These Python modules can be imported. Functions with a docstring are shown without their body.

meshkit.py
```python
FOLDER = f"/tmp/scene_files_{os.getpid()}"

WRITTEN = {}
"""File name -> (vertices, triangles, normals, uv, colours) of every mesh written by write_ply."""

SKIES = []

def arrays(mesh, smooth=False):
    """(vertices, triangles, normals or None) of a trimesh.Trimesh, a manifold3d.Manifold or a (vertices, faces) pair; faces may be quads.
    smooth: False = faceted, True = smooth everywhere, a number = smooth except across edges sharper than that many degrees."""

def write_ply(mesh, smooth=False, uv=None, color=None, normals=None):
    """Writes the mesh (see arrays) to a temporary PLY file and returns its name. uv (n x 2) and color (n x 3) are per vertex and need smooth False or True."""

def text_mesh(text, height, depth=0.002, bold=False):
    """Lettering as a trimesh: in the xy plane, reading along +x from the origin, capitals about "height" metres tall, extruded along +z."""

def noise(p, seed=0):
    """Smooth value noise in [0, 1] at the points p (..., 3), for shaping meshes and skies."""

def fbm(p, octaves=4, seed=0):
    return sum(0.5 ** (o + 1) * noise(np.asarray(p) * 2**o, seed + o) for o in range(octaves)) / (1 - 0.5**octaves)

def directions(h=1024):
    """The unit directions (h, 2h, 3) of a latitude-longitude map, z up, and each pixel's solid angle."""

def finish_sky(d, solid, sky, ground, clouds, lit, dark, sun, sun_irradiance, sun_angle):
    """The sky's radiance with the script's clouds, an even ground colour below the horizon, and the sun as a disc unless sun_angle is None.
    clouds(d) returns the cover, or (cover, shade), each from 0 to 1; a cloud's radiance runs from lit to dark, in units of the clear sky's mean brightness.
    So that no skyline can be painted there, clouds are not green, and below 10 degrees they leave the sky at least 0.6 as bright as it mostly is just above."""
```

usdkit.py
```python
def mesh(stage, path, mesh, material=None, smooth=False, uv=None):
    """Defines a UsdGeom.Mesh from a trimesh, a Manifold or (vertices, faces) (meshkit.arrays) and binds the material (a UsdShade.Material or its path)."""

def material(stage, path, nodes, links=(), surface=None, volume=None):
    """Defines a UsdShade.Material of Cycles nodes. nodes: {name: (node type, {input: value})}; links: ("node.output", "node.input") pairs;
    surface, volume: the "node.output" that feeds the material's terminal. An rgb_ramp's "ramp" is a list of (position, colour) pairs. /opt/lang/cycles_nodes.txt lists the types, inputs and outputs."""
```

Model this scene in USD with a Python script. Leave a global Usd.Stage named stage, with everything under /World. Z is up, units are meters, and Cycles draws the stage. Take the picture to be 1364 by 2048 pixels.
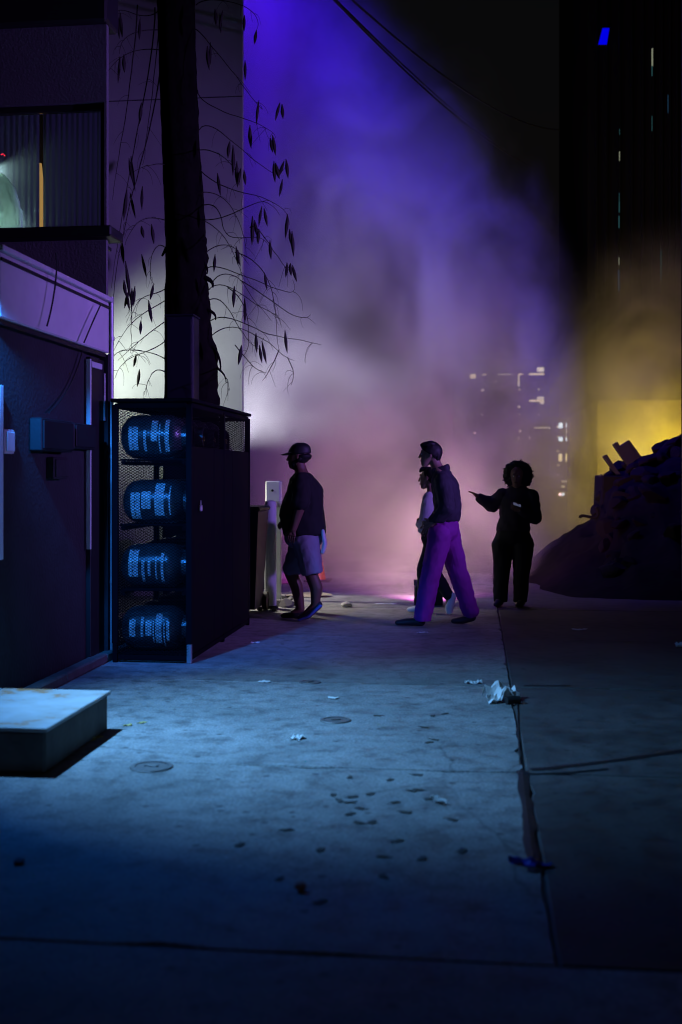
import math, random, numpy as np, trimesh, manifold3d as m3, usdkit, meshkit
from pxr import Usd, UsdGeom, UsdLux, UsdShade, Gf, Sdf, Vt

stage = Usd.Stage.CreateInMemory()
UsdGeom.SetStageUpAxis(stage, 'Z'); UsdGeom.SetStageMetersPerUnit(stage, 1.0)
stage.DefinePrim('/World', 'Xform'); stage.DefinePrim('/World/Looks', 'Scope')
PI = math.pi
rng = random.Random(7)
nrg = np.random.default_rng(7)
# ================================================================= camera (the alley runs along +y)
W0, H0, FPX, HOR, VPX, EYE = 1364.0, 2048.0, 2300.0, 950.0, 950.0, 1.47
YAW = math.atan((VPX - W0 / 2) / FPX)
cam = UsdGeom.Camera.Define(stage, '/World/camera')
cam.CreateHorizontalApertureAttr(24.0); cam.CreateVerticalApertureAttr(36.0)
cam.CreateFocalLengthAttr(24.0 * FPX / W0)
cam.CreateVerticalApertureOffsetAttr((HOR - H0 / 2) * 24.0 / W0)
cam.CreateFStopAttr(1.6); cam.CreateFocusDistanceAttr(10.8)
cam.CreateExposureAttr(0.0)
cam.AddTranslateOp().Set(Gf.Vec3d(0, 0, EYE))
cam.AddRotateZOp().Set(math.degrees(YAW)); cam.AddRotateXOp().Set(90.0)
FW, RT = np.array([-math.sin(YAW), math.cos(YAW), 0]), np.array([math.cos(YAW), math.sin(YAW), 0])
def ray(px, py): return FW + RT * (px - W0 / 2) / FPX + np.array([0, 0, -(py - HOR) / FPX])
def gnd(px, py, z=0.0):
    d = ray(px, py); return np.array([0, 0, EYE]) + d * ((z - EYE) / d[2])
def atY(px, py, y):
    d = ray(px, py); return np.array([0, 0, EYE]) + d * (y / d[1])
def atX(px, py, x):
    d = ray(px, py); return np.array([0, 0, EYE]) + d * (x / d[0])
# ================================================================= sky (a clear night) and the lamps' light
def mat(name, nodes, links=(), surface='p.BSDF', volume=None):
    return usdkit.material(stage, '/World/Looks/' + name, nodes, links, surface, volume)
sky_m = mat('night_sky', {'s': ('sky_texture', {'sky_type': 'single_scattering', 'sun_disc': False, 'sun_elevation': math.radians(-3.0), 'sun_rotation': 2.2}),
                          'b': ('background_shader', {'strength': 0.05})}, [('s.color', 'b.color')], 'b.background')
dome = UsdLux.DomeLight.Define(stage, '/World/sky'); dome.CreateIntensityAttr(1.0)
UsdShade.MaterialBindingAPI.Apply(dome.GetPrim()).Bind(sky_m)
dome.GetPrim().SetCustomDataByKey('kind', 'structure')

# name, place, aimed at, fixed to, [(colour, power, half cone, softness, radius, own aim if any)], label
LAMPS = [
    ('wall_floodlight', (-2.82, 6.1, 2.7), (-1.1, 6.6, 0.0), (-3.1, 6.9, 2.6),
     [((.21, .56, 1.0), 220, 41, 1.0, .05), ((.0, .20, 1.0), 56, 64, 1.0, .05), ((.02, .24, 1.0), 170, 22, .8, .05, (-2.5, 8.8, .95))],  # second bulb stands in for scattered blue, third added for bottle glints
     'cool white floodlight with added blue fill bulbs on the near corner of the low annex, above the plinth'),
    ('yard_floodlight', (-4.65, 12.35, 2.75), (-3.6, 13.6, 2.5), None, [((.86, 1.0, .88), 46, 58, .9, .06)],
     'white floodlight behind the low annex shining on the stucco wall'),
    ('mast_floodlight', (-5.4, 16.8, 13.4), (-1.7, 18.0, 1.84), None, [((.025, .0, 1.0), 2500, 24, .6, .08), ((.40, .05, 1.0), 420, 25, .8, .08), ((.015, .0, 1.0), 3800, 12, 1.0, .08, (.4, 18.4, 4.3))],
     'blue floodlight on a tall mast behind the stucco wall'),
    ('roof_floodlight', (6.5, 8.0, 3.4), (-2.4, 10.4, 3.0), None, [((.34, .17, 1.0), 760, 28, 1.0, .08)],
     'violet floodlight on a mast at the right side of the alley'),
    ('plume_floodlight', (-3.95, 16.4, 1.9), (-2.4, 17.2, 3.2), None, [((.88, .86, 1.0), 310, 44, 1.0, .06)],
     'white floodlight low behind the stucco wall, shining up into the smoke'),
    ('side_floodlight', (-3.35, 13.42, 1.85), (-2.15, 13.2, 0.0), None, [((1.0, .92, .78), 90, 36, .8, .05)],
     'warm white floodlight close to the stucco wall, shining down on the ground by the bollard'),
    ('ground_spotlight', (-.53, 13.15, .16), (-.75, 17.0, 1.35), (-.53, 13.05, 0.0), [((1.0, .78, .55), 250, 44, 1.0, .05), ((1.0, .08, .9), 130, 54, .9, .05)],
     'small pinkish spotlight on the ground behind the man in purple trousers'),
    ('yellow_wall_lamp', (4.6, 21.4, 1.7), (2.4, 23.2, 2.3), None, [((1.0, .68, .0), 125, 82, .8, .06), ((1.0, .74, .04), 190, 40, 1.0, .05, (1.2, 20.4, 1.9))],
     'yellow sodium lamp behind the heap shining on the plain wall'),
]
for name, pos, aim, _m, bulbs, _ in LAMPS:
    x = UsdGeom.Xform.Define(stage, '/World/' + name); x.AddTranslateOp().Set(Gf.Vec3d(*pos))
    for i, (col, power, cone, soft, rad, *own) in enumerate(bulbs):
        l = UsdLux.SphereLight.Define(stage, f'/World/{name}/bulb' + (f'_{i:03d}' if i else ''))
        l.CreateRadiusAttr(rad); l.CreateIntensityAttr(power); l.CreateNormalizeAttr(True); l.CreateColorAttr(Gf.Vec3f(*col))
        s = UsdLux.ShapingAPI.Apply(l.GetPrim()); s.CreateShapingConeAngleAttr(cone); s.CreateShapingConeSoftnessAttr(soft)
        l.AddTransformOp().Set(Gf.Matrix4d(1).SetLookAt(Gf.Vec3d(0, 0, 0), Gf.Vec3d(*(np.array(own[0] if own else aim, float) - pos)), Gf.Vec3d(.01, .02, 1)).GetInverse())
# ================================================================= materials
def plain(name, col, rough=.7, metal=0.0, spec=.5, bump=0.0, bscale=40.0, vary=0.0, vscale=6.0, **more):
    n = {'p': ('principled_bsdf', {'base_color': col, 'roughness': rough, 'metallic': metal, 'specular_ior_level': spec, **more})}
    l = []
    if bump or vary: n['tc'] = ('texture_coordinate', {})
    if vary:
        n['v'] = ('noise_texture', {'scale': vscale, 'detail': 6.0, 'roughness': .6})
        n['r'] = ('rgb_ramp', {'ramp': [(.3, tuple(c * (1 - vary) for c in col)), (.5, col), (.72, tuple(min(1, c * (1 + vary)) for c in col))]})
        l += [('tc.object', 'v.vector'), ('v.fac', 'r.fac'), ('r.color', 'p.base_color')]
    if bump:
        n['bn'] = ('noise_texture', {'scale': bscale, 'detail': 5.0})
        n['b'] = ('bump', {'strength': bump, 'distance': .01})
        l += [('tc.object', 'bn.vector'), ('bn.fac', 'b.height'), ('b.normal', 'p.normal')]
    return mat(name, n, l)
def glow(name, col, strength): return mat(name, {'e': ('emission', {'color': col, 'strength': strength})}, (), 'e.emission')

# worn concrete: cloudy tone, small dark spots, fine grit
def concrete(name, lo, hi, seed):
    return mat(name, {
        'g': ('geometry', {}), 'm': ('mapping', {'location': (seed * 3.1, seed * 1.7, 0)}),
        'big': ('noise_texture', {'scale': 1.1, 'detail': 6.0, 'roughness': .62, 'distortion': .4}),
        'r1': ('rgb_ramp', {'ramp': [(.28, lo), (.62, hi)]}),
        'mid': ('noise_texture', {'scale': 7.0, 'detail': 8.0, 'roughness': .7}),
        'r2': ('rgb_ramp', {'ramp': [(.33, (.45, .45, .45)), (.52, (1, 1, 1)), (.75, (1.15, 1.15, 1.15))]}),
        'mm': ('mapping', {'scale': (1.0, .8, 1.0)}),
        'vor': ('voronoi_texture', {'scale': 3.6, 'randomness': 1.0, 'detail': 1.0}),
        'r3': ('rgb_ramp', {'ramp': [(.05, (.28, .28, .28)), (.13, (1, 1, 1))]}),
        'pick': ('noise_texture', {'scale': .9, 'detail': 2.0}), 'rp': ('rgb_ramp', {'ramp': [(.46, (0, 0, 0)), (.6, (1, 1, 1))]}),
        'x1': ('mix', {'mix_type': 'multiply', 'fac': 1.0}), 'x2': ('mix', {'mix_type': 'multiply', 'fac': .7}),
        'fine': ('noise_texture', {'scale': 70.0, 'detail': 5.0, 'roughness': .8}),
        'rf': ('rgb_ramp', {'ramp': [(.32, (.5, .5, .5)), (.68, (1.4, 1.4, 1.4))]}), 'x3': ('mix', {'mix_type': 'multiply', 'fac': 1.0}),
        'dn': ('noise_texture', {'scale': 3.0, 'detail': 4.0}), 'dv': ('mix', {'mix_type': 'add', 'fac': .18}),
        'cr': ('voronoi_texture', {'feature': 'distance_to_edge', 'scale': .55}), 'crr': ('rgb_ramp', {'ramp': [(.0, (.6, .6, .6)), (.005, (.9, .9, .9)), (.01, (1, 1, 1))]}), 'x4': ('mix', {'mix_type': 'multiply', 'fac': 1.0}),
        'ck': ('noise_texture', {'scale': .5, 'detail': 2.0}), 'ckr': ('rgb_ramp', {'ramp': [(.5, (0, 0, 0)), (.62, (1, 1, 1))]}),
        'gum': ('voronoi_texture', {'scale': 9.0}), 'gr': ('rgb_ramp', {'ramp': [(.10, (.45, .45, .45)), (.19, (1, 1, 1))]}), 'gs': ('separate_color', {}), 'gk': ('math', {'math_type': 'greater_than', 'value2': .72}), 'x5': ('mix', {'mix_type': 'multiply'}),
        'b1': ('bump', {'strength': .5, 'distance': .012}), 'b2': ('bump', {'strength': .55, 'distance': .004}),
        'rr': ('map_range', {'from_min': .3, 'from_max': .7, 'to_min': .5, 'to_max': .85}),
        'p': ('principled_bsdf', {'specular_ior_level': .4})},
        [('g.position', 'm.vector'), ('m.vector', 'big.vector'), ('m.vector', 'mid.vector'), ('m.vector', 'mm.vector'), ('mm.vector', 'vor.vector'), ('m.vector', 'pick.vector'), ('m.vector', 'fine.vector'),
         ('big.fac', 'r1.fac'), ('mid.fac', 'r2.fac'), ('vor.distance', 'r3.fac'), ('pick.fac', 'rp.fac'), ('rp.color', 'x2.fac'),
         ('r1.color', 'x1.color1'), ('r2.color', 'x1.color2'), ('x1.color', 'x2.color1'), ('r3.color', 'x2.color2'), ('fine.fac', 'rf.fac'),
         ('x2.color', 'x3.color1'), ('rf.color', 'x3.color2'), ('m.vector', 'dn.vector'), ('m.vector', 'dv.color1'), ('dn.color', 'dv.color2'), ('dv.color', 'cr.vector'), ('cr.distance', 'crr.fac'), ('m.vector', 'ck.vector'), ('ck.fac', 'ckr.fac'), ('ckr.color', 'x4.fac'), ('x3.color', 'x4.color1'), ('crr.color', 'x4.color2'),
         ('m.vector', 'gum.vector'), ('gum.distance', 'gr.fac'), ('gum.color', 'gs.color'), ('gs.r', 'gk.value1'), ('gk.value', 'x5.fac'), ('x4.color', 'x5.color1'), ('gr.color', 'x5.color2'), ('x5.color', 'p.base_color'),
         ('mid.fac', 'b1.height'), ('fine.fac', 'b2.height'), ('b1.normal', 'b2.normal'), ('b2.normal', 'p.normal'), ('mid.fac', 'rr.value'), ('rr.result', 'p.roughness')])
M = {}
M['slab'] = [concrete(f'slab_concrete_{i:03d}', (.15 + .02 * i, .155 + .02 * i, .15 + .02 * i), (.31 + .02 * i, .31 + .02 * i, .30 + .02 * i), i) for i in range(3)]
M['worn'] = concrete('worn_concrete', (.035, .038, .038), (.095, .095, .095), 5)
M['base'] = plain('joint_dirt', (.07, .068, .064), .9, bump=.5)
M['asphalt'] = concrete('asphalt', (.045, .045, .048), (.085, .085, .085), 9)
M['tar'] = plain('tar', (.012, .012, .013), .55, bump=.6, bscale=60)
M['plinth'] = plain('plinth_concrete', (.10, .095, .09), .85, bump=.6, vary=.35)
M['plate'] = mat('rusty_plate', {
    'tc': ('geometry', {}), 'n': ('noise_texture', {'scale': 2.6, 'detail': 8.0, 'roughness': .62}),
    'r': ('rgb_ramp', {'ramp': [(.42, (.42, .43, .43)), (.55, (.36, .35, .33)), (.6, (.40, .17, .06)), (.75, (.26, .10, .04))]}),
    'n2': ('noise_texture', {'scale': 40.0, 'detail': 5.0}), 'b': ('bump', {'strength': .4, 'distance': .004}),
    'p': ('principled_bsdf', {'roughness': .6, 'metallic': 0.1})},
    [('tc.position', 'n.vector'), ('tc.position', 'n2.vector'), ('n.fac', 'r.fac'), ('r.color', 'p.base_color'), ('n2.fac', 'b.height'), ('b.normal', 'p.normal')])
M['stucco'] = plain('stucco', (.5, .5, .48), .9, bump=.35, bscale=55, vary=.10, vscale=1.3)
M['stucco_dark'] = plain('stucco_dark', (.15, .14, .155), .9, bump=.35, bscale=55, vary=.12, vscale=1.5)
M['fascia'] = plain('fascia_paint', (.62, .6, .62), .6, bump=.15, bscale=18, vary=.10, vscale=2.2)
M['annex'] = plain('annex_render', (.02, .018, .024), .85, bump=.6, bscale=35, vary=.25, vscale=5)
M['white'] = plain('white_paint', (.6, .63, .65), .5, bump=.1)
M['dkmetal'] = plain('dark_metal', (.014, .015, .018), .55, .3, bump=.1)
M['black'] = plain('black_paint', (.012, .012, .013), .6, bump=.1)
M['cage'] = plain('cage_paint', (.0035, .004, .007), .8, 0, .06, bump=.15)
M['zinc'] = plain('zinc', (.42, .43, .45), .45, .6, vary=.2)
M['tank'] = plain('bottle_steel', (.10, .103, .11), .30, .55, .6, bump=.12, bscale=30, vary=.5, vscale=14)
M['glint_sticker'] = plain('glossy_glint_sticker', (.8, .82, .84), .22, vary=.5, vscale=26)
M['brass'] = plain('brass', (.45, .32, .12), .35, .9)
M['bark'] = plain('bark', (.010, .008, .0075), .95, 0, .08, bump=1.0, bscale=22, vary=.4)
M['twig'] = plain('twig', (.03, .022, .02), .9)
M['pod'] = plain('seed_pod', (.028, .02, .018), .8)
M['glass'] = mat('window_glass', {'t': ('transparent_bsdf', {'color': (.9, .93, .95)}), 'g': ('glossy_bsdf', {'color': (.9, .9, .9), 'roughness': .03}), 'f': ('fresnel', {'IOR': 1.5}), 'x': ('mix_closure', {})},
                 [('f.fac', 'x.fac'), ('t.BSDF', 'x.closure1'), ('g.BSDF', 'x.closure2')], 'x.closure')
M['dkglass'] = plain('dark_glass', (.01, .012, .015), .08, 0, .6)
M['curtain'] = plain('curtain', (.12, .14, .17), .9)
M['sheet'] = mat('clear_sheet', {'tc': ('texture_coordinate', {}), 'n': ('noise_texture', {'scale': 9.0, 'detail': 4.0}), 'b': ('bump', {'strength': .8, 'distance': .02}),
    'p': ('principled_bsdf', {'base_color': (.66, .76, .72), 'roughness': .22}), 't': ('translucent_bsdf', {'color': (.66, .78, .72)}), 'x': ('mix_closure', {'fac': .6})},
    [('tc.object', 'n.vector'), ('n.fac', 'b.height'), ('b.normal', 'p.normal'), ('b.normal', 't.normal'), ('p.BSDF', 'x.closure1'), ('t.BSDF', 'x.closure2')], 'x.closure')
M['room'] = plain('room_wall', (.3, .3, .3), .9)
M['soil'] = plain('soil', (.006, .0055, .005), .95, 0, .1, bump=1.0, bscale=14, vary=.4)
M['rubble'] = plain('rubble', (.006, .0055, .005), .9, 0, .15, bump=.7, vary=.3)
M['wood'] = plain('weathered_wood', (.014, .012, .010), .85, bump=.4)
M['yellow'] = plain('masonry_paint', (.5, .46, .36), .85, bump=.5, vary=.5, vscale=1.1)
M['clad'] = plain('dark_cladding', (.006, .006, .007), .7, spec=.15)
M['fin'] = plain('facade_fin', (.02, .02, .024), .4, .7)
M['farwall'] = plain('far_wall', (.10, .09, .09), .9)
M['paper'] = plain('paper', (.72, .72, .7), .8, bump=.3, bscale=60)
M['leafdry'] = plain('dry_leaf', (.10, .055, .03), .85)
M['leafdark'] = plain('dark_leaf', (.075, .068, .06), .85)
M['leafyel'] = plain('yellow_leaf', (.5, .4, .14), .8)
M['iron'] = plain('cast_iron', (.17, .165, .16), .5, .3, bump=.5, bscale=80)
M['skin'] = plain('skin', (.34, .20, .15), .55)
M['skin_dark'] = plain('dark_skin', (.17, .085, .055), .55)
M['hair'] = plain('hair', (.008, .007, .007), .6)
M['tee'] = plain('black_cotton', (.008, .008, .009), .9, bump=.2, bscale=200)
M['shorts'] = plain('grey_cotton', (.24, .23, .30), .9, bump=.25, bscale=120, vary=.15)
M['denim'] = plain('dark_denim', (.045, .04, .06), .85, bump=.35, bscale=150, vary=.3)
M['trouser'] = plain('mauve_trousers', (.33, .03, .37), .85, bump=.25, bscale=120, vary=.15)
M['top'] = plain('pale_top', (.62, .6, .66), .85, bump=.2, bscale=120)
M['dktrouser'] = plain('black_trousers', (.012, .011, .013), .85, bump=.2, bscale=120)
M['sweater'] = plain('dark_sweater', (.035, .025, .04), .95, bump=.4, bscale=150, vary=.25)
M['shoe'] = plain('dark_shoe', (.02, .02, .024), .6)
M['whiteshoe'] = plain('white_shoe', (.7, .7, .72), .6)
M['bluesole'] = plain('blue_sole', (.10, .16, .55), .6)
M['eye'] = plain('eye', (.5, .5, .5), .2)
M['bluecloth'] = plain('blue_plastic', (.03, .05, .5), .5)
M['greenbag'] = plain('green_bag', (.03, .16, .10), .4)
M['orange'] = plain('orange_plastic', (.22, .03, .01), .5)
M['bin'] = plain('bin_plastic', (.005, .007, .022), .6)
# ================================================================= making things
used = {}
def free(parent, name):
    k = (parent, name); n = used.get(k, 0); used[k] = n + 1
    return parent + '/' + (name if n == 0 else f'{name}_{n:03d}')
def say(p, label=None, cat=None, group=None, kind=None):
    for k, v in (('label', label), ('category', cat), ('group', group), ('kind', kind)):
        if v: p.SetCustomDataByKey(k, v)
LOC = {}
def thing(name, label, cat, loc=(0, 0, 0), rz=0.0, group=None, kind=None):
    path = free('/World', name)
    x = UsdGeom.Xform.Define(stage, path); x.AddTranslateOp().Set(Gf.Vec3d(*map(float, loc)))
    if rz: x.AddRotateZOp().Set(math.degrees(rz))
    say(x.GetPrim(), label, cat, group, kind)
    LOC[path] = (np.array(loc, float), rz)
    return path
def part(parent, name, mesh, m, smooth=False, label=None, local=False, kind=None):
    """One Mesh prim under a thing or a part; the mesh is in world coordinates unless local."""
    root = '/'.join(parent.split('/')[:3])
    v, f, n = meshkit.arrays(mesh, False)
    if not local:
        loc, rz = LOC[root]
        v = v - loc
        if rz:
            c, s = math.cos(-rz), math.sin(-rz)
            v = v @ np.array([[c, s, 0], [-s, c, 0], [0, 0, 1.0]])
    p = free(parent, name)
    usdkit.mesh(stage, p, (v, f), m, smooth)
    say(stage.GetPrimAtPath(p), label, kind=kind)
    return p
def single(name, label, cat, mesh, m, smooth=False, group=None, kind=None):
    path = free('/World', name)
    v, f, _ = meshkit.arrays(mesh, False)
    lo, hi = v.min(0), v.max(0)
    loc = np.array([(lo[0] + hi[0]) / 2, (lo[1] + hi[1]) / 2, lo[2]])
    g = usdkit.mesh(stage, path, (v - loc, f), m, smooth)
    g.AddTranslateOp().Set(Gf.Vec3d(*map(float, loc)))
    say(g.GetPrim(), label, cat, group, kind)
    LOC[path] = (loc, 0.0)
    return path
def copy(src, name, loc, rz, label, cat, group):
    path = free('/World', name)
    x = UsdGeom.Xform.Define(stage, path)
    x.GetPrim().GetReferences().AddInternalReference(src); x.GetPrim().SetInstanceable(True)
    x.ClearXformOpOrder(); x.AddTranslateOp().Set(Gf.Vec3d(*map(float, loc))); x.AddRotateZOp().Set(math.degrees(rz))
    say(x.GetPrim(), label, cat, group)
    return path
def bx(lo, hi): return trimesh.creation.box(bounds=[np.minimum(lo, hi), np.maximum(lo, hi)])
def cbox(lo, hi, c=.01):
    lo, hi = np.minimum(lo, hi).astype(float), np.maximum(lo, hi).astype(float)
    c = min(c, .45 * float((hi - lo).min()))
    P = []
    for s in np.ndindex(2, 2, 2):
        b = np.where(s, hi, lo)
        for k in range(3):
            q = b + np.where(np.array(s) == 1, -c, c); q[k] = b[k]; P.append(q)
    return trimesh.convex.convex_hull(np.array(P))
def cat_(ms): return trimesh.util.concatenate(list(ms))
def turn(m, rx=0, ry=0, rz=0, at=(0, 0, 0)):
    T = trimesh.transformations.euler_matrix(rx, ry, rz, 'sxyz'); T[:3, 3] = at
    m = m.copy(); m.apply_transform(T); return m
def tube(P, r, n=6, closed=True):
    P = np.asarray(P, float); r = np.broadcast_to(np.asarray(r, float), (len(P),))
    T = np.gradient(P, axis=0); T /= np.linalg.norm(T, axis=1, keepdims=True) + 1e-12
    ref = np.array([0, 0, 1.0]) if abs(T[0][2]) < .9 else np.array([1.0, 0, 0])
    V = []
    for p, t, rr in zip(P, T, r):
        a = np.cross(t, ref); a /= np.linalg.norm(a) + 1e-12; b = np.cross(t, a); ref = np.cross(a, t)
        for k in range(n): V.append(p + rr * (a * math.cos(2 * PI * k / n) + b * math.sin(2 * PI * k / n)))
    F = []
    for i in range(len(P) - 1):
        for k in range(n):
            a, b, c, d = i * n + k, i * n + (k + 1) % n, (i + 1) * n + (k + 1) % n, (i + 1) * n + k
            F += [(a, c, b), (a, d, c)]
    V += [P[0], P[-1]]; e0, e1 = len(V) - 2, len(V) - 1
    for k in range(n):
        F += [(e0, k, (k + 1) % n), (e1, (len(P) - 1) * n + (k + 1) % n, (len(P) - 1) * n + k)]
    return trimesh.Trimesh(V, F, process=False)
def lathe(prof, n=20): return trimesh.creation.revolve(np.array(prof, float), sections=n)
def curve(P, n=14):
    """A smooth line through the points."""
    P = np.asarray(P, float); t = np.linspace(0, 1, len(P)); s = np.linspace(0, 1, n)
    if len(P) < 3: return np.stack([np.interp(s, t, P[:, k]) for k in range(3)], 1)
    from scipy.interpolate import CubicSpline, make_interp_spline
    return make_interp_spline(t, P, k=min(3, len(P) - 1))(s)
def rough(m, amp, scale, seed=0):
    m = m.copy(); v = np.array(m.vertices)
    m.vertices = v + m.vertex_normals * ((meshkit.fbm(v * scale, 3, seed) - .5) * 2 * amp)[:, None]
    return m
def stone(r, seed, squash=(1, 1, .7)):
    m = trimesh.creation.icosphere(2, 1.0); q = np.random.default_rng(seed)
    for _ in range(9):                                   # flat broken faces
        d = q.normal(size=3); d /= np.linalg.norm(d); h = q.uniform(.55, .85)
        k = m.vertices @ d; m.vertices = m.vertices - np.outer(np.maximum(k - h, 0), d)
    m.vertices = m.vertices * np.array(squash) * r
    return trimesh.convex.convex_hull(m.vertices)
def scrap(w, l, h, seed, n=9):
    """A crumpled thin sheet with thickness."""
    q = np.random.default_rng(seed); u, v = np.meshgrid(np.linspace(-.5, .5, n), np.linspace(-.5, .5, n), indexing='ij')
    z = meshkit.fbm(np.stack([u * 4 + seed, v * 4, 0 * u], -1), 3, seed)
    rr = .75 + .5 * meshkit.noise(np.stack([np.arctan2(v, u) * 1.3, 0 * u, 0 * u + seed], -1), seed)
    top = np.stack([u * w * rr, v * l * rr, .002 + h * np.clip(z - .25, 0, 1) * 1.5], -1).reshape(-1, 3)
    bot = top.copy(); bot[:, 2] = np.maximum(bot[:, 2] - .0025, .0005)
    F = []
    N = n * n
    for i in range(n - 1):
        for j in range(n - 1):
            a, b, c, d = i * n + j, (i + 1) * n + j, (i + 1) * n + j + 1, i * n + j + 1
            F += [(a, b, c), (a, c, d), (N + a, N + c, N + b), (N + a, N + d, N + c)]
    rim = [(i, 0) for i in range(n)] + [(n - 1, j) for j in range(1, n)] + [(i, n - 1) for i in range(n - 2, -1, -1)] + [(0, j) for j in range(n - 2, 0, -1)]
    idx = [i * n + j for i, j in rim]
    for a, b in zip(idx, idx[1:] + idx[:1]): F += [(a, N + a, b), (b, N + a, N + b)]
    return trimesh.Trimesh(np.vstack([top, bot]), F, process=False)
# ================================================================= the ground: concrete slabs, then asphalt
ground = thing('ground', None, None, kind='structure')
part(ground, 'base_sheet', bx((-300, -60, -.3), (300, 400, -.011)), M['base'])
part(ground, 'asphalt_sheet', bx((-60, 17.41, -.0105), (60, 180, -.001)), M['asphalt'])
def slab(x0, x1, y0, y1, seed):
    q = np.random.default_rng(seed); g = .003 if y0 < 6 else .0016
    xs, ys = np.linspace(x0 + g, x1 - g, 22), np.linspace(y0 + g, y1 - g, 22)
    o = np.array([(x, ys[0]) for x in xs] + [(xs[-1], y) for y in ys[1:]] + [(x, ys[-1]) for x in xs[-2::-1]] + [(xs[0], y) for y in ys[-2:0:-1]])
    c = o.mean(0); out = (o - c) / np.linalg.norm(o - c, axis=1, keepdims=True)
    j = np.abs(q.normal(0, .0035, len(o))) + (q.random(len(o)) < .06) * q.uniform(.01, .035, len(o))
    e = o - out * j[:, None]; t = e - out * .008
    dz = q.uniform(-.003, 0)
    V = np.vstack([np.c_[t, np.full(len(o), dz)], np.c_[e, np.full(len(o), dz - .007)], np.c_[o * 0 + e, np.full(len(o), -.032)], [[*c, dz]]])
    n = len(o); F = []
    for k in range(n):
        l = (k + 1) % n
        F += [(3 * n, k, l), (k, n + k, l), (l, n + k, n + l), (n + k, 2 * n + k, n + l), (n + l, 2 * n + k, 2 * n + l)]
    return trimesh.Trimesh(V, F, process=False)
XJ, YJ = [-6.65, -3.4, .25, 2.55, 4.85, 7.15], [-1.1, 1.2, 3.5, 5.74, 8.06, 10.4, 12.72, 15.06, 17.4]
s = 0
for i in range(len(XJ) - 1):
    for j in range(len(YJ) - 1):
        s += 1
        if XJ[i + 1] < .3 and YJ[j] == 8.06: cuts = [8.06, 8.6, 10.4]
        else: cuts = [YJ[j], YJ[j + 1]]
        x1 = XJ[i + 1]
        if YJ[j] < 3 and XJ[i] == .25: continue                          # nearest to the camera one slab runs right across
        if YJ[j] < 3 and x1 == .25: x1 = 2.55
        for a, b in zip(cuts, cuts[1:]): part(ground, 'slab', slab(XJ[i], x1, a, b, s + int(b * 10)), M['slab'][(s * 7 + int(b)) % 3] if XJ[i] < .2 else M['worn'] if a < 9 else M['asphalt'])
def seam(P, w, seed):
    q = np.random.default_rng(seed); P = curve(P, 40); t = np.gradient(P, axis=0); nrm = np.stack([-t[:, 1], t[:, 0], 0 * t[:, 0]], 1); nrm /= np.linalg.norm(nrm, axis=1, keepdims=True)
    a = w * (.5 + .5 * (meshkit.fbm(P * 9, 4, seed) - .5)); b = w * (.5 + .5 * (meshkit.fbm(P * 9 + 9, 4, seed) - .5))
    L, R = P + nrm * np.abs(a)[:, None], P - nrm * np.abs(b)[:, None]
    n = len(P); V = np.vstack([L + [0, 0, .001], P + [0, 0, .005], R + [0, 0, .001]]); F = []
    for k in range(n - 1):
        for o in (0, n): F += [(o + k, o + n + k, o + k + 1), (o + k + 1, o + n + k, o + n + k + 1)]
    return trimesh.Trimesh(V, F, process=False)
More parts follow.
